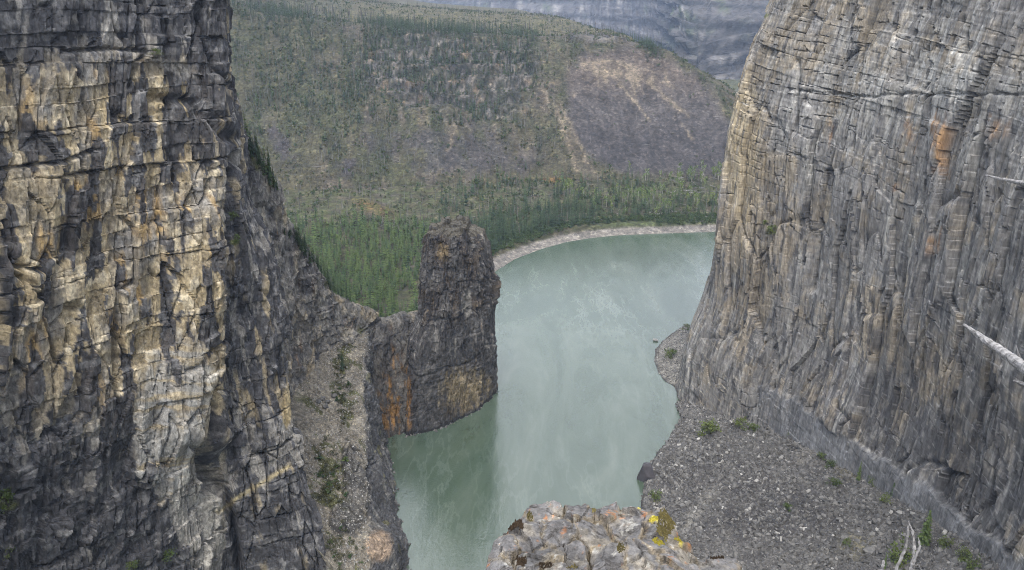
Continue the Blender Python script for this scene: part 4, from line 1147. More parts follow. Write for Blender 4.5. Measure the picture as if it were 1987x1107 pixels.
# ------------------------------------------------------------------ which pixels the near rock hides
OCC = [[(0, 0), (446, 0), (456, 190), (476, 260), (530, 345), (556, 430), (608, 482), (640, 545), (690, 605), (740, 628), (800, 618), (816, 600), (818, 480), (826, 440), (850, 424), (918, 422), (940, 455), (960, 500), (964, 600), (958, 780), (760, 860), (760, 1107), (0, 1107)],
       [(1500, 0), (1418, 210), (1395, 400), (1386, 520), (1345, 640), (1320, 800), (1320, 1107), (1987, 1107), (1987, 0)]]
def visible(px, py):
    r = (px > 0) & (px < W) & (py > -5) & (py < H)
    for o_ in OCC: r &= ~inpoly(px, py, o_)
    return r

def jgrid(x0, x1, y0, y1, sp):
    gx, gy = np.meshgrid(np.arange(x0, x1, sp), np.arange(y0, y1, sp))
    gx = gx.ravel() + rng.uniform(-.55, .55, gx.size) * sp; gy = gy.ravel() + rng.uniform(-.55, .55, gy.size) * sp
    zz = terrain_z(gx, gy)
    p = np.stack([gx, gy, zz], -1)
    return p, proj(p)

def tree_thing(name, kind, loc, h, label, cat, group, rz=None, wide=1.0):
    o = empty(name, [float(c) for c in loc], label, cat, group, float(rng.uniform(0, 6.28)) if rz is None else rz)
    o.scale = (h * wide, h * wide, h)
    link('trunk', kind[0], None, o); link('crown', kind[1], None, o)
    return o

# ------------------------------------------------------------------ forests of the valley floor
TREES = []          # x y z height kind(0 young 1 dark)
p, (qx, qy, qd) = jgrid(-260, 30, 370, 735, 3.3)
db = terrain_at(d_bank, p[:, 0], p[:, 1])
dens = fbm(p[:, 0].astype(np.float32) / 18, p[:, 1].astype(np.float32) / 18, 500, 3)
keep = (db > 14) & (qx > 500) & (qx < 980) & (qy > 432 + 14 * dens) & (rng.random(len(p)) < np.interp(qy, [425, 470, 600], [0.35, 0.72, 0.78]) + 0.9 * dens)
young = np.clip((900 - qx) / 120, 0, 1) > rng.random(len(p))
gap = blob(qx, qy, 800, 590, 30, 16)
keep &= rng.random(len(p)) > 0.75 * gap
for i in np.where(keep)[0]:
    TREES.append((*p[i], (5.0 + 9.5 * rng.random() ** 1.2) * (1.0 + 0.4 * (rng.random() < 0.10)), 0 if young[i] else 1))
p, (qx, qy, qd) = jgrid(-60, 330, 430, 745, 3.1)
db = terrain_at(d_bank, p[:, 0], p[:, 1])
dens = fbm(p[:, 0].astype(np.float32) / 22, p[:, 1].astype(np.float32) / 22, 501, 3)
pr = np.where((db > 16) & (db < 62), np.interp(qx, [900, 940, 1120, 1200, 1400], [0, 0.85, 0.85, 0.30, 0.34]), 0) * (0.7 + dens)
pr = np.maximum(pr, np.where((db >= 62) & (qy > 345), 0.10 + 0.15 * dens, 0))
for i in np.where(rng.random(len(p)) < pr)[0]:
    TREES.append((*p[i], rng.uniform(8, 15.5) if p[i][0] < 120 else rng.uniform(6, 12), 1))
# scattered green conifers on the slope
p, (qx, qy, qd) = jgrid(-420, 330, 700, 1040, 4.0)
pr = 0.22 * blob(qx, qy, 560, 120, 90, 110) + 0.4 * blob(qx, qy, 840, 140, 70, 50) + 0.55 * blob(qx, qy, 745, 85, 40, 45, 20) + 0.5 * blob(qx, qy, 890, 75, 28, 40) + 0.5 * blob(qx, qy, 955, 110, 45, 40) + 0.45 * blob(qx, qy, 920, 222, 40, 16) + 0.45 * blob(qx, qy, 700, 160, 40, 90, 20) + 0.35 * blob(qx, qy, 530, 25, 60, 25) + 0.35 * blob(qx, qy, 810, 60, 60, 18) + 0.25 * blob(qx, qy, 1010, 85, 30, 50) + 0.4 * blob(qx, qy, 1260, 95, 20, 20) + 0.25 * blob(qx, qy, 640, 400, 90, 22) + 0.2 * blob(qx, qy, 1010, 395, 60, 18)
pr = 1.7 * pr * (1 + 1.6 * fbm(p[:, 0].astype(np.float32) / 16, p[:, 1].astype(np.float32) / 16, 502, 3)) + 0.012 * (qx < 1040)
for i in np.where(rng.random(len(p)) < pr)[0]:
    TREES.append((*p[i], rng.uniform(6, 13), 1))
# right shoulder of the hill, against the mountain
for i in range(60):
    q = PY(rng.uniform(1225, 1330), 60, 1.0); xx_ = rng.uniform(120, 205); yy_ = np.interp(xx_, [120, 205], [1030, 930]) + rng.uniform(-25, 40)
    TREES.append((xx_, yy_, float(terrain_z(np.array([xx_]), np.array([yy_]))[0]), rng.uniform(5, 9), 1))
TREES = np.array(TREES)
qx, qy, qd = proj(TREES[:, :3] + np.stack([0 * TREES[:, 3], 0 * TREES[:, 3], 0.6 * TREES[:, 3]], -1))
app = TREES[:, 3] / qd * visible(qx, qy)
order = np.argsort(-app)
ni = 270
for i in order[:ni]:
    x, y, z_, h_, kd = TREES[i]
    if kd == 0:
        tree_thing('spruce_tree', YOUNG[rng.integers(4)], (x, y, z_ - 0.1), h_, 'slender bright green spruce in the dense stand behind the rock pillar', 'tree', 'young spruces behind the rock pillar')
    else:
        tree_thing('spruce_tree', DARK[rng.integers(4)], (x, y, z_ - 0.1), h_, 'tall dark spruce in the belt along the curving far bank', 'tree', 'dark spruces along the far bank')
rest = TREES[order[ni:]]
rr = rest[rest[:, 4] == 0]
gn_stuff('young_spruce_forest', [k_[2] for k_ in YOUNG], rr[:, :3] - (0, 0, .1), rr[:, 3], zrot(len(rr)), rng.integers(0, 4, len(rr)), label='dense young green spruce forest on the flat behind the pillar')
rr = rest[rest[:, 4] == 1]
gn_stuff('spruce_forest', [k_[2] for k_ in DARK], rr[:, :3] - (0, 0, .1), rr[:, 3], zrot(len(rr)), rng.integers(0, 4, len(rr)), label='dark spruces on the far bank and the hillside')

# birches and poplars on the right of the far bank
cnt = 0
p, (qx, qy, qd) = jgrid(40, 300, 600, 790, 5.5)
db = terrain_at(d_bank, p[:, 0], p[:, 1])
pr = np.where((db > 18), 0.55 * blob(qx, qy, 1340, 345, 70, 14) + 0.55 * blob(qx, qy, 1260, 395, 130, 16) + 0.35 * blob(qx, qy, 1110, 372, 30, 14) + 0.2 * blob(qx, qy, 1380, 400, 40, 16), 0)
for i in np.where((rng.random(len(p)) < pr) & visible(qx, qy - 10))[0]:
    tree_thing('birch_tree', BIRCH[rng.integers(4)], p[i] - (0, 0, .1), rng.uniform(7.5, 12.5), 'pale trunked birch with yellow green leaves on the far bank', 'tree', 'birches on the far bank'); cnt += 1

# burnt standing trunks: on the skyline one by one, the rest as a mass
p, (qx, qy, qd) = jgrid(-330, 190, 985, 1290, 9.0)
sk = np.where(visible(qx, qy) & (qy < 62) & (rng.random(len(p)) < 0.30))[0][:230]
big = sorted(sk, key=lambda i: qd[i])[:150]
for i in big:
    o = empty('dead_tree', [float(c) for c in p[i] - (0, 0, .2)], 'bare burnt trunk standing on the flat top of the far hill', 'dead tree', 'burnt trunks along the hilltop', float(rng.uniform(0, 6.28)))
    hh_ = float(rng.uniform(6, 13)); o.scale = (hh_, hh_, hh_)
    o.scale = (hh_ * 1.9, hh_ * 1.9, hh_); link('trunk', BURNT[rng.integers(4)], None, o)
p, (qx, qy, qd) = jgrid(-430, 330, 600, 1450, 4.6)
df = terrain_at(d_foot, p[:, 0], p[:, 1]); sc = terrain_at(scree_m, p[:, 0], p[:, 1])
cl = fbm(p[:, 0].astype(np.float32) / 28, p[:, 1].astype(np.float32) / 40, 503, 4)
cl = cl + 0.5 * terrain_at(vert, p[:, 0], p[:, 1])
pr = np.where(qx < 1080, 0.28 + 1.1 * cl, 0.06) * (1 - 0.75 * sc) + 0.35 * blob(qx, qy, 700, 150, 60, 110, 20) + 0.25 * blob(qx, qy, 680, 300, 100, 40)
pr = np.where(p[:, 1] > 1000, 0.12, pr); pr = np.where(df < -12, np.where((qy < 440), 0.26 + 0.2 * cl, 0.14), pr)
db = terrain_at(d_bank, p[:, 0], p[:, 1])
kk = np.where((rng.random(len(p)) < pr) & visible(qx, qy) & (db > 20))[0]
rot = zrot(len(kk)); rot[:, 0] = rng.normal(0, 0.06, len(kk)); fallen = rng.random(len(kk)) < 0.22; rot[fallen, 0] = rng.uniform(1.2, 1.5, fallen.sum())
gn_stuff('dead_wood', SNAG + BURNT, p[kk], rng.uniform(4.5, 10.5, len(kk)), rot, rng.integers(0, 8, len(kk)), label='burnt grey trunks scattered over the hillside')
# brush
p, (qx, qy, qd) = jgrid(-430, 330, 560, 1460, 2.9)
df = terrain_at(d_foot, p[:, 0], p[:, 1]); sc = terrain_at(scree_m, p[:, 0], p[:, 1]); db = terrain_at(d_bank, p[:, 0], p[:, 1])
cl = 0.6 * terrain_at(vert, p[:, 0], p[:, 1]) + fbm(p[:, 0].astype(np.float32) / 14, p[:, 1].astype(np.float32) / 18, 504, 4)
pr = (0.22 + 1.5 * cl) * (1 - 0.93 * sc) * np.where(p[:, 1] > 1000, 0.35, 1)
kk = np.where((rng.random(len(p)) < pr) & visible(qx, qy) & (db > 22))[0]
dry = rng.random(len(kk)) < 0.45
szz = rng.uniform(0.9, 2.6, len(kk)) * np.where(rng.random(len(kk)) < 0.15, 1.6, 1)
a_ = kk[~dry]; gn_stuff('brush', SHRUB, p[a_], szz[~dry], zrot(len(a_)), rng.integers(0, 4, len(a_)), label='green brush spread over the hillside')
a_ = kk[dry]; gn_stuff('heath', HEATH, p[a_], szz[dry], zrot(len(a_)), rng.integers(0, 3, len(a_)), label='dry heath spread over the hillside')
# willow thicket along the top of the gravel
p, (qx, qy, qd) = jgrid(-60, 330, 400, 690, 1.7)
db = terrain_at(d_bank, p[:, 0], p[:, 1])
kk = np.where((db > 12.5 + 6 * (p[:, 0] > 40) * (p[:, 0] < 120)) & (db < 27) & (rng.random(len(p)) < 0.72))[0]
gn_stuff('willow_thicket', SHRUB, p[kk], rng.uniform(1.6, 3.6, len(kk)), zrot(len(kk)), rng.integers(0, 4, len(kk)), label='willow thicket along the top of the gravel bank')
# gravel of the far bank
p, (qx, qy, qd) = jgrid(-40, 300, 420, 680, 1.5)
db = terrain_at(d_bank, p[:, 0], p[:, 1])
kk = np.where((db > -1.0) & (db < 10.5) & (rng.random(len(p)) < 0.45))[0]
gn_stuff('bank_gravel', PALE + ROCKS[:2], p[kk], rng.uniform(0.25, 0.8, len(kk)) * np.where(p[kk, 0] > 130, 1.5, 1), rng.uniform(0, 6.28, (len(kk), 3)), rng.integers(0, 6, len(kk)), label='gravel along the water of the far bank')
# fallen logs on the far bank
for i in range(34):
    qx_, qy_ = (rng.uniform(1290, 1392), rng.uniform(352, 388)) if i < 20 else (rng.uniform(1240, 1380), rng.uniform(412, 432))
    yy_ = 640 + (440 - qy_) * 1.35; g_ = ray(qx_, qy_); xx_ = g_[0] / g_[1] * yy_
    zz_ = float(terrain_z(np.array([xx_]), np.array([yy_]))[0])
    o = empty('fallen_log', (float(xx_), float(yy_), zz_ + 0.35), 'bleached fallen log lying in the brush of the far bank', 'log', 'fallen logs on the far bank')
    L_ = float(rng.uniform(6, 13)); o.rotation_euler = (math.pi / 2 - 0.05, 0, float(rng.uniform(0, 6.28))); o.scale = (L_ * 1.5, L_ * 1.5, L_)
    link('trunk', SNAG[i % 4], None, o)

# ------------------------------------------------------------------ trees and bushes on the ridge and the ledge
def slope_trees(spec, surf, kinds, label, group, name='spruce_tree'):
    for qx_, qy_, hp in spec:
        v = pick(surf, qx_, qy_, 4)
        d_ = float(proj(v[None])[2][0])
        tree_thing(name, kinds[rng.integers(len(kinds))], v - (0, 0, 0.3), hp * d_ / FPX, label, 'tree', group)
ridge_sp = [(479 + 58 * f + rng.uniform(-4, 4), 272 + 92 * f + rng.uniform(-6, 6), rng.uniform(26, 58)) for f in np.linspace(0, 1, 26)]
slope_trees(ridge_sp, 'ridge', FULL + SAPL + YOUNG[:2], 'dark spruce clinging to the upper crest of the ridge', 'spruces on the upper ridge crest')
low_sp = [(560 + 120 * f + rng.uniform(-5, 5), 450 + 135 * f + rng.uniform(-8, 6), rng.uniform(18, 46)) for f in np.linspace(0, 1, 30)]
slope_trees(low_sp, 'ridge', DARK + FULL + SAPL[:1], 'dark spruce on the lower crest of the ridge above the scree ledge', 'spruces on the lower ridge crest')
v = pick('ledge', 664, 712, 4)
tree_thing('spruce_tree', FULL[0], v - (0, 0, .2), 40 * float(proj(v[None])[2][0]) / FPX, 'lone small spruce on the mossy rim of the scree ledge', 'tree', None)
v = pick('ledge', 612, 662, 4)
tree_thing('spruce_tree', FULL[1], v - (0, 0, .2), 20 * float(proj(v[None])[2][0]) / FPX, 'stubby spruce at the top of the scree ledge under the ridge wall', 'tree', None)

def bush(surf, qx_, qy_, wpx, label, mesh, hscale=1.0, group=None):
    v = pick(surf, qx_, qy_, 4); d_ = float(proj(v[None])[2][0]); sz = 0.95 * wpx * d_ / FPX
    o = empty('shrub', [float(c) for c in v - (0, 0, 0.05 * sz)], label, 'shrub', group, float(rng.uniform(0, 6.28)))
    o.scale = (sz, sz, sz * hscale)
    link('foliage', mesh, None, o)
for qx_, qy_, wp, lb in ((325, 1092, 34, 'green bush at the bottom edge of the ochre cliff'), (258, 1104, 24, 'low bush left of the green bush under the ochre cliff'), (456, 428, 22, 'small green bush in the crack beside the dark buttress'),
                         (462, 470, 18, 'yellowish tuft just below the bush in the buttress crack'), (15, 985, 46, 'mossy bush on the dark rubble at the left edge'), (28, 1075, 30, 'dark low bush at the bottom left corner'), (306, 108, 14, 'tiny tuft on the ledge near the top of the ochre cliff')):
    bush('cliff_left', qx_, qy_, wp, lb, BUSH[rng.integers(4)], 1.0)
cush = []
for i, (qx_, qy_, wp) in enumerate([(rng.normal(640, 15), rng.normal(930, 30), rng.uniform(8, 18)) for _ in range(60)] + [(rng.normal(664, 8), rng.normal(745, 35), rng.uniform(7, 14)) for _ in range(40)] + [(rng.normal(660, 18), rng.normal(1065, 20), rng.uniform(7, 14)) for _ in range(36)]):
    v = pick('ledge', qx_, qy_, 4); cush.append((*v, wp * float(proj(v[None])[2][0]) / FPX))
cush = np.array(cush)
gn_stuff('heath_cushions', HEATH + SHRUB[:1], cush[:, :3], cush[:, 3:4] * np.array([[1, 1, 0.55]]), zrot(len(cush)), rng.integers(0, 4, len(cush)), label='olive heath growing on the scree ledge')

# ------------------------------------------------------------------ spruces, bushes and boulders on the scree slope
for k_, (qx_, qy_, hp, lb) in enumerate(((1664, 928, 46, 'bushy young spruce against the pale foot of the fluted cliff, farthest from the bottom edge'), (1727, 962, 34, 'leaning young spruce in the middle of the row along the pale cliff foot'), (1789, 1054, 84, 'tallest and thinnest young spruce beside the tangle of bare twigs'),
                                         (1712, 1102, 40, 'thin sapling left of the bright bush at the bottom edge'), (1365, 832, 26, 'thin sapling beside the bushes at the cliff corner'))):
    v = pick('scree', qx_, qy_, 5); tree_thing('spruce_tree', SAPL[k_ % 3], v - (0, 0, .3), hp * float(proj(v[None])[2][0]) / FPX, lb, 'tree', None, None, 1.25)
for qx_, qy_, wp, lb in ((1372, 842, 40, 'low wide green bush at the cliff corner'), (1432, 828, 26, 'round bush in the middle of the three at the cliff corner'), (1458, 836, 22, 'rightmost bush of the three at the cliff corner'), (1742, 1090, 48, 'bright green bush under the bare twigs at the bottom edge'),
                         (1830, 1062, 30, 'round bright bush right of the tallest scree spruce'), (1862, 1085, 30, 'bush between the round bright bush and the right corner'), (1884, 1102, 30, 'bottom right bush on the scree'), (1712, 975, 24, 'bush at the foot of the leaning young spruce'), (1690, 940, 20, 'small bush between the two upper scree spruces'),
                         (1524, 988, 18, 'lone bush in the middle of the scree slope'), (1618, 942, 22, 'low bush left of the upper scree spruces'), (1272, 968, 26, 'mossy bush at the water edge of the scree'), (1612, 905, 20, 'upper bush among the pale stones of the scree'), (1590, 888, 18, 'topmost small bush on the scree'),
                         (1640, 870, 16, 'bush right of the topmost scree bush'), (1530, 845, 16, 'small bush near the wall left of the topmost scree bush'), (1640, 1055, 18, 'bush below the middle of the scree')):
    bush('scree', qx_, qy_, wp, lb, BUSH[rng.integers(4)], 1.0)
for qx_, qy_, wp, lb in ((1296, 692, 22, 'green bush on the little beach'), (1306, 685, 14, 'tuft beside the green beach bush'), (1335, 640, 18, 'bush where the little beach meets the cliff')):
    bush('beach', qx_, qy_, wp, lb, BUSH[rng.integers(4)], 1.0)
for qx_, qy_, wp, lb in ((1495, 452, 22, 'green tuft on a ledge of the fluted cliff'), (1483, 438, 14, 'small tuft up and left of the ledge tuft on the fluted cliff')):
    bush('cliff_right', qx_, qy_, wp, lb, BUSH[rng.integers(4)], 0.8)

def scatter_rocks(name, V, wt, n, s0, s1, label, kinds=ROCKS + PALE[:2], power=2.2):
    flat = V.reshape(-1, 3); w_ = np.clip(wt, 0, None).ravel(); w_ = w_ / w_.sum()
    ii = rng.choice(len(flat), n, p=w_)
    P_ = flat[ii] + rng.uniform(-.3, .3, (n, 3)) * (1, 1, 0.1)
    sc_ = s0 + (s1 - s0) * rng.random(n) ** power
    gn_stuff(name, kinds, P_, np.stack([sc_ * rng.uniform(.8, 1.3, n), sc_, sc_ * rng.uniform(.6, 1, n)], -1), rng.uniform(0, 6.28, (n, 3)), rng.integers(0, len(kinds), n), label=label)
area_w = (spy < 1140) * (spx > 1200) * (spx < 2000) * (STT > -0.005) * (STT < 1.02)
scatter_rocks('scree_stones', SV, area_w * (0.6 + 0.8 * sm(n2 * 0 + fbm(SX / 9, SY / 9, 510, 3), -0.2, 0.3)), 24000, 0.25, 2.4, 'loose grey stones covering the scree slope', ROCKS * 3 + PALE[:2], 3.2)
bw = (BZ > 0.0) * (bd < 18)
scatter_rocks('beach_stones', BV, bw, 2600, 0.25, 1.1, 'loose stones on the little beach')
lw = (1 - wallm) * (dpx > 540) * (dpx < 720) * (dpy > 630) * (dpy < 1120)
scatter_rocks('ledge_stones', DV, lw, 7000, 0.15, 0.8, 'loose pale stones on the scree ledge', ROCKS[:3] + PALE * 3)

def shore_stones(V, n, name, label):
    flat = V.reshape(-1, 3); k0 = np.where((flat[:, 2] > -0.6) & (flat[:, 2] < 0.5))[0]
    px_, py_, d_ = proj(flat[k0]); k0 = k0[(px_ > 0) & (px_ < W) & (py_ < 1120)]
    ii = rng.choice(k0, n); sc_ = 0.5 + 1.8 * rng.random(n) ** 2.5
    P_ = flat[ii] + np.stack([rng.normal(0, .5, n), rng.normal(-0.4, .5, n), np.full(n, 0.05)], -1); P_[:, 2] = 0.05 * sc_
    gn_stuff(name, ROCKS, P_, np.stack([sc_, sc_ * .8, sc_ * .7], -1), rng.uniform(0, 6.28, (n, 3)), rng.integers(0, 8, n), label=label)
shore_stones(PV, 170, 'pillar_rubble', 'fallen stones along the waterline of the rock pillar')
shore_stones(DV, 120, 'wall_rubble', 'fallen stones along the waterline of the dark river wall')
shore_stones(GV, 120, 'cliff_rubble', 'fallen stones along the waterline of the fluted cliff')

def boulder(surf, qx_, qy_, wp, label, mat=M_LOOSE, flat=0.7, seed=0, sink=0.2, group=None, z0=None):
    v = pick(surf, qx_, qy_, 5) if z0 is None else PZ(qx_, qy_, z0)
    sz = wp * float(proj(v[None])[2][0]) / FPX
    me = hull_rock('boulder', mat, np.random.default_rng(seed), flat, 24)
    bm = bmesh.new(); bm.from_mesh(me)
    bmesh.ops.bevel(bm, geom=bm.edges[:], offset=0.03, segments=1, affect='EDGES')
    bm.to_mesh(me); bm.free()
    for vt in me.vertices: vt.co *= sz
    o = link('boulder', me, None, label=label, category='boulder')
    o.location = [float(c) for c in v + (0, 0, sz * (0.5 * flat - sink))]
    o.rotation_euler = (0, 0, seed * 1.3)
    if group: o['group'] = group
for k_, (qx_, qy_, wp, lb) in enumerate(((1757, 1016, 22, 'grey slab at the top of the bare twigs'), (1778, 1020, 24, 'dark slab beside the tallest scree spruce'), (1688, 1068, 32, 'large brown boulder left of the bright bush on the scree'), (1722, 1014, 13, 'pale block left of the slabs on the scree'),
                                         (1745, 992, 14, 'flat pale stone above the two slabs'), (1716, 990, 11, 'small stone at the foot of the leaning spruce'), (1570, 930, 10, 'small dark boulder on the bare upper scree'), (1640, 1040, 16, 'dark stone above the large brown boulder'))):
    boulder('scree', qx_, qy_, wp, lb, M_LOOSE if k_ % 2 else M_PALE_STONE if k_ in (4,) else M_LOOSE, 0.6, 600 + k_)
for k_ in range(46):                               # bigger blocks that have rolled down the slope
    qx_ = rng.uniform(1290, 1800); qy_ = rng.uniform(max(850, 850 + (qx_ - 1480) * 0.55), 1100)
    boulder('scree', qx_, qy_, rng.uniform(6, 12), 'angular grey block that has rolled down the open scree slope', M_LOOSE, 0.7, 700 + k_, 0.2, 'rolled blocks on the scree slope')
boulder(None, 1272, 662, 12, 'pale rock standing in the river off the little beach', M_PALE_STONE, 0.5, 620, 0.1, None, 0.0)
M_WET = plain_mat('wet_stone', (0.05, 0.048, 0.055), (0.085, 0.08, 0.09), 0.4, 0.3, 0.45, dist=0.1)
boulder(None, 1254, 930, 34, 'dark rounded wet boulder at the water edge of the scree', M_WET, 1.5, 621, 0.45, None, 0.0)
for k_, (qx_, qy_) in enumerate(((628, 770), (640, 778), (632, 786), (646, 766), (620, 776))):
    boulder('ledge', qx_, qy_, 13, 'blue grey block in the small heap on the scree ledge', M_LOOSE, 0.7, 630 + k_, 0.2, 'heap of blocks on the ledge')

# ------------------------------------------------------------------ the lichened outcrop in front of the camera
ZT = 177.05
ol_px = [(925, 1135), (938, 1100), (950, 1060), (966, 1022), (1000, 996), (1030, 972), (1075, 962), (1128, 976), (1150, 968), (1210, 968), (1250, 984), (1290, 974), (1312, 1000), (1326, 1038), (1352, 1050), (1385, 1054), (1432, 1056), (1462, 1078), (1482, 1112), (1520, 1300), (880, 1300)]
ol = [tuple(PZ(x, y, ZT)[:2]) for x, y in ol_px]
gx = np.arange(-0.42, 1.80, 0.0068); gy = np.arange(2.55, 4.55, 0.0068)
OX, OY = np.meshgrid(gx, gy); OX = OX.astype(np.float32); OY = OY.astype(np.float32)
ob = linedist(OX, OY, ol) * np.where(inpoly(OX, OY, ol), 1, -1)
wx = OX + 0.05 * fbm(OX / .25, OY / .25, 700, 3); wy = OY + 0.05 * fbm(OX / .25, OY / .25, 701, 3)
seeds = [tuple(PZ(x, y, ZT)[:2]) for x, y in ((985, 1010), (1060, 985), (1125, 995), (1175, 985), (1235, 990), (1285, 995), (975, 1060), (1030, 1040), (1085, 1040), (1150, 1030), (1215, 1025), (1280, 1040), (960, 1095), (1030, 1085), (1110, 1075), (1180, 1080), (1240, 1090), (1330, 1080), (1400, 1078), (1450, 1100), (1080, 1115), (1300, 1115), (1000, 1150), (1150, 1150), (1380, 1140))]
dd = np.stack([np.hypot(wx - a, (wy - b) * 0.9) for a, b in seeds])
cell = dd.argmin(0); srt = np.sort(dd, 0); crack = srt[1] - srt[0]
rc = np.random.default_rng(71); off = rc.uniform(-0.022, 0.018, len(seeds)); tx_ = rc.uniform(-0.16, 0.16, len(seeds)); ty_ = rc.uniform(-0.10, 0.16, len(seeds))
sx_ = np.array([a for a, b in seeds]); sy_ = np.array([b for a, b in seeds])
sec = np.argsort(dd, 0)[1]
pairh = rnd(np.minimum(cell, sec), np.maximum(cell, sec), 77)
oz = ZT + off[cell] + tx_[cell] * (OX - sx_[cell]) + ty_[cell] * (OY - sy_[cell])
oz = oz - 0.07 * sm(OX, 0.85, 1.05) * (OY < 3.9)
v3 = voro(wx / .17, wy / .15, 704)
oz += 0.06 * fbm(OX / .35, OY / .35, 702, 3) + 0.012 * fbm(OX / .06, OY / .06, 703, 4) + 0.016 * (v3[2] - 0.5) + 0.16 * (v3[4] * (v3[3] - 0.5) + v3[5] * (v3[2] - 0.5)) * 0.6
v2 = voro(wx / 0.34, wy / 0.22, 705)
minor = np.exp(-((v2[1] - v2[0]) / 0.03) ** 2) * (v2[3] > 0.45)
oz -= 0.025 * minor
dep = 0.06 * sm(pairh, 0.45, 1.0)
oz -= dep * np.exp(-(crack / 0.014) ** 2)
e_ = np.clip(0.12 - ob, 0, None)
oz = oz - 2.2 * e_ ** 1.8 - np.clip(-ob, 0, None) * 5.0
oz = np.maximum(oz, 173.5)
OV = np.stack([OX, OY, oz], -1)
register('outcrop', OV)
opx, opy, _ = proj(OV)
n1 = fbm(OX / .18, OY / .18, 710, 5); n2 = fbm(OX / .05, OY / .05, 711, 4); n3 = fbm(OX / .03, OY / .03, 712, 3)
tone = rc.uniform(0.85, 1.15, len(seeds))[cell]
C = (np.zeros(OV.shape, np.float32) + np.array((0.128, 0.124, 0.126), np.float32)) * tone[..., None]
C = mixc(C, (0.185, 0.165, 0.138), sm(n1, 0.0, 0.3) * 0.8)
C = mixc(C, (0.085, 0.08, 0.08), sm(-n1 + 0.3 * n2, 0.1, 0.4) * 0.6)
C = mixc(C, (0.22, 0.17, 0.10), sm(np.exp(-(crack / 0.05) ** 2) + 0.8 * n2, 0.6, 1.1) * 0.5)
C = mixc(C, (0.30, 0.29, 0.27), sm(n2 + 0.3 * n1 + 0.5 * blob(opx, opy, 1222, 1024, 22, 14), 0.34, 0.48) * 0.85)
C = mixc(C, (0.035, 0.032, 0.03), sm(fbm(OX / .04, OY / .04, 713, 3) - 0.3 * n1, 0.42, 0.52) * 0.8)
org = sum(blob(opx, opy, x, y, rx, ry) for x, y, rx, ry in ((1185, 995, 14, 7), (1205, 1004, 10, 6), (1248, 1000, 7, 9), (1062, 1004, 12, 5), (1094, 1033, 8, 10), (1302, 1084, 8, 6), (1366, 1078, 10, 9), (1338, 1055, 16, 6), (1112, 1003, 6, 5), (1318, 1040, 10, 8), (1190, 1048, 6, 5), (945, 1098, 8, 6)))
C = mixc(C, (0.34, 0.14, 0.05), sm(org + 1.4 * n3, 0.55, 1.1) * 0.7)
C = mixc(C, (0.28, 0.13, 0.06), sm(fbm(OX / .06, OY / .06, 714, 3), 0.5, 0.58) * 0.6)
C = mixc(C, (0.50, 0.42, 0.05), sm(sum(blob(opx, opy, x, y, 12, 8) for x, y in ((1268, 1008), (1242, 984), (1325, 1048))) + 0.8 * n3, 0.6, 0.9) * 0.9)
orc = empty('rock_outcrop', (0.6, 3.6, 173.5), 'grey lichen spotted outcrop of cracked stones at the bottom of the view', 'outcrop')
idx = np.arange(OX.size).reshape(OX.shape)
fq = np.stack([idx[:-1, :-1], idx[:-1, 1:], idx[1:, 1:], idx[1:, :-1]], -1).reshape(-1, 4)
fcell = cell[:-1, :-1].ravel()
fvis = (ob[:-1, :-1].ravel() > -0.75)
VF = OV.reshape(-1, 3) - np.array((0.6, 3.6, 173.5)); CF = C.reshape(-1, 3)
for k_ in range(len(seeds)):
    F_ = fq[(fcell == k_) & fvis]
    if len(F_) < 20: continue
    u_, inv = np.unique(F_, return_inverse=True)
    link('stone', raw_mesh('stone', VF[u_], inv.reshape(-1, 4), CF[u_], False), M_STONE, orc)

def moss_patch(qx_, qy_, rx, ry, mat, nm, h_, seed):
    v = pick('outcrop', qx_, qy_, 3); d_ = float(proj(v[None])[2][0]) / FPX
    ii = np.where((np.abs(opx.ravel() - qx_) < rx * 1.5) & (np.abs(opy.ravel() - qy_) < ry * 1.5) & (ob.ravel() > -0.1))[0]
    rg = np.random.default_rng(seed)
    bl = blob(opx.ravel()[ii], opy.ravel()[ii], qx_, qy_, rx, ry) + 0.5 * n2.ravel()[ii]
    ii = ii[bl > 0.45]
    mb = MB()
    for i in ii[rg.random(len(ii)) < 0.9]:
        p_ = OV.reshape(-1, 3)[i] - np.array((0.6, 3.6, 173.5)); r_ = rg.uniform(0.004, 0.0095)
        k0 = len(mb.v)
        for j in range(4):
            a = 1.57 * j + rg.uniform(0, 1); mb.v.append((p_[0] + r_ * math.cos(a), p_[1] + r_ * math.sin(a), p_[2] - 0.004))
        mb.v.append((p_[0] + rg.normal(0, .003), p_[1] + rg.normal(0, .003), p_[2] + h_ * rg.uniform(0.4, 1.2)))
        for j in range(4): mb.f.append((k0 + j, k0 + (j + 1) % 4, k0 + 4)); mb.m.append(0)
    if mb.f: link(nm, mb.mesh(nm, [mat]), None, orc)
for k_, (x, y, rx, ry, mt, nm, h_) in enumerate(((1290, 1018, 18, 30, M_MOSS, 'moss', 0.014), (1278, 1050, 14, 9, M_YELLOW, 'lichen', 0.010), (1270, 1006, 9, 5, M_YELLOW, 'lichen', 0.012), (1318, 1046, 9, 5, M_YELLOW, 'lichen', 0.012), (1002, 1022, 14, 12, M_BLACKMOSS, 'moss', 0.022), (1010, 1090, 11, 10, M_BLACKMOSS, 'moss', 0.018), (1388, 1078, 18, 9, M_BLACKMOSS, 'moss', 0.02), (1060, 1098, 18, 6, M_BLACKMOSS, 'moss', 0.012), (1028, 1003, 6, 12, M_MOSS, 'moss', 0.012), (1112, 1100, 12, 5, M_MOSS, 'moss', 0.01), (1205, 1062, 8, 10, M_MOSS, 'moss', 0.01), (1152, 992, 5, 5, M_MOSS, 'moss', 0.012))):
    moss_patch(x, y, rx, ry, mt, nm, h_, 720 + k_)

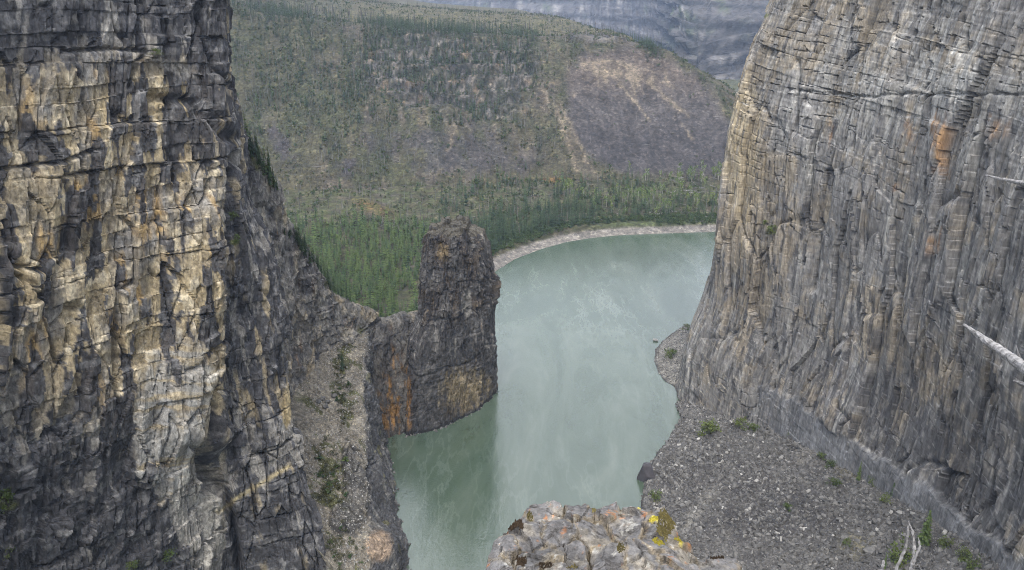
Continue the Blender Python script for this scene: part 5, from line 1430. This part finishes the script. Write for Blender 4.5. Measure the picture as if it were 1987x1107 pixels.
# ------------------------------------------------------------------ the dead tree at the right edge and the bare twigs below
def wood(name, pts, rad, parent, n=10, mat=M_BRANCH, sub=8, seed=0, knots=0.07):
    rg = np.random.default_rng(seed)
    P_ = catmull(np.array(pts, float), len(pts) * sub, 0); r_ = catmull(np.array(rad, float)[:, None], len(pts) * sub, 0)[:, 0]
    P_ = P_ + rg.normal(0, 0.05, P_.shape) * r_[:, None]
    mb = MB(); mb.tube(P_ - np.array(parent.location), r_ * (1 + rg.normal(0, knots, len(r_))), n)
    me = mb.mesh(name, [mat], False)
    for v_ in me.vertices:
        v_.co += v_.co.__class__(rg.normal(0, 0.06, 3)) * 0.03
    return link(name, me, None, parent)
dt = empty('dead_tree', (3.5, 1.1, 178.1), 'bleached dead tree reaching in from the right edge with bare limbs', 'dead tree')
B = lambda x, y, Y: tuple(PY(x, y, Y))
wood('trunk', [(3.5, 1.1, 177.9), (3.62, 1.9, 178.05), B(2200, 850, 3.4), B(2060, 765, 4.6), B(1975, 704, 5.5), B(1915, 662, 6.0), B(1870, 630, 6.4)], [0.09, 0.08, 0.07, 0.056, 0.042, 0.030, 0.010], dt, 12, M_BRANCH, 9, 1)
wood('branch', [B(1995, 718, 5.3), B(1985, 712, 5.6), B(1977, 690, 5.9), B(1972, 672, 6.2)], [0.02, 0.016, 0.010, 0.004], dt, 6, M_DEAD, 4, 2)
wood('branch', [B(2150, 820, 3.9), B(2060, 775, 4.4), B(2000, 752, 4.8), B(1967, 739, 5.1)], [0.05, 0.035, 0.024, 0.008], dt, 8, M_BRANCH, 6, 3)
wood('twig', [B(1955, 690, 5.7), B(1950, 672, 5.9), B(1938, 660, 6.2)], [0.009, 0.006, 0.002], dt, 5, M_DEAD, 4, 10)
wood('twig', [B(1925, 668, 5.95), B(1930, 690, 6.0), B(1928, 704, 6.1)], [0.008, 0.005, 0.002], dt, 5, M_DEAD, 4, 11)
wood('branch', [(3.6, 1.7, 178.0), (4.4, 3.2, 178.6), B(2080, 372, 5.6), B(1987, 356, 6.6), B(1945, 348, 7.0), B(1911, 340, 7.3)], [0.06, 0.045, 0.03, 0.019, 0.014, 0.006], dt, 8, M_BRANCH, 6, 4)
tw = empty('dead_shrub', (1.75, 2.5, 175.4), 'bare bleached twigs standing up at the bottom edge before the scree', 'dead shrub')
wood('stem', [(1.75, 2.5, 175.4), B(1700, 1250, 3.0), B(1730, 1150, 3.4), B(1742, 1098, 3.6), B(1758, 1060, 3.75), B(1763, 1020, 3.9)], [0.020, 0.015, 0.011, 0.009, 0.006, 0.003], tw, 7, M_BRANCH, 6, 5)
wood('stem', [(1.78, 2.5, 175.4), B(1745, 1200, 3.2), B(1768, 1107, 3.6), B(1774, 1070, 3.8), B(1771, 1035, 3.9), B(1763, 1012, 4.0)], [0.020, 0.015, 0.012, 0.008, 0.006, 0.003], tw, 7, M_BRANCH, 6, 6)
wood('twig', [B(1772, 1092, 3.65), B(1782, 1070, 3.8), B(1785, 1058, 3.9), B(1782, 1044, 4.0)], [0.007, 0.006, 0.005, 0.002], tw, 5, M_DEAD, 4, 7)
wood('twig', [B(1772, 1100, 3.6), B(1782, 1098, 3.6), B(1790, 1112, 3.5)], [0.008, 0.006, 0.004], tw, 5, M_BRANCH, 4, 8)
wood('stem', [(1.7, 2.5, 175.3), B(1690, 1200, 3.1), B(1712, 1107, 3.5), B(1714, 1088, 3.6)], [0.018, 0.014, 0.010, 0.004], tw, 7, M_BRANCH, 6, 9)
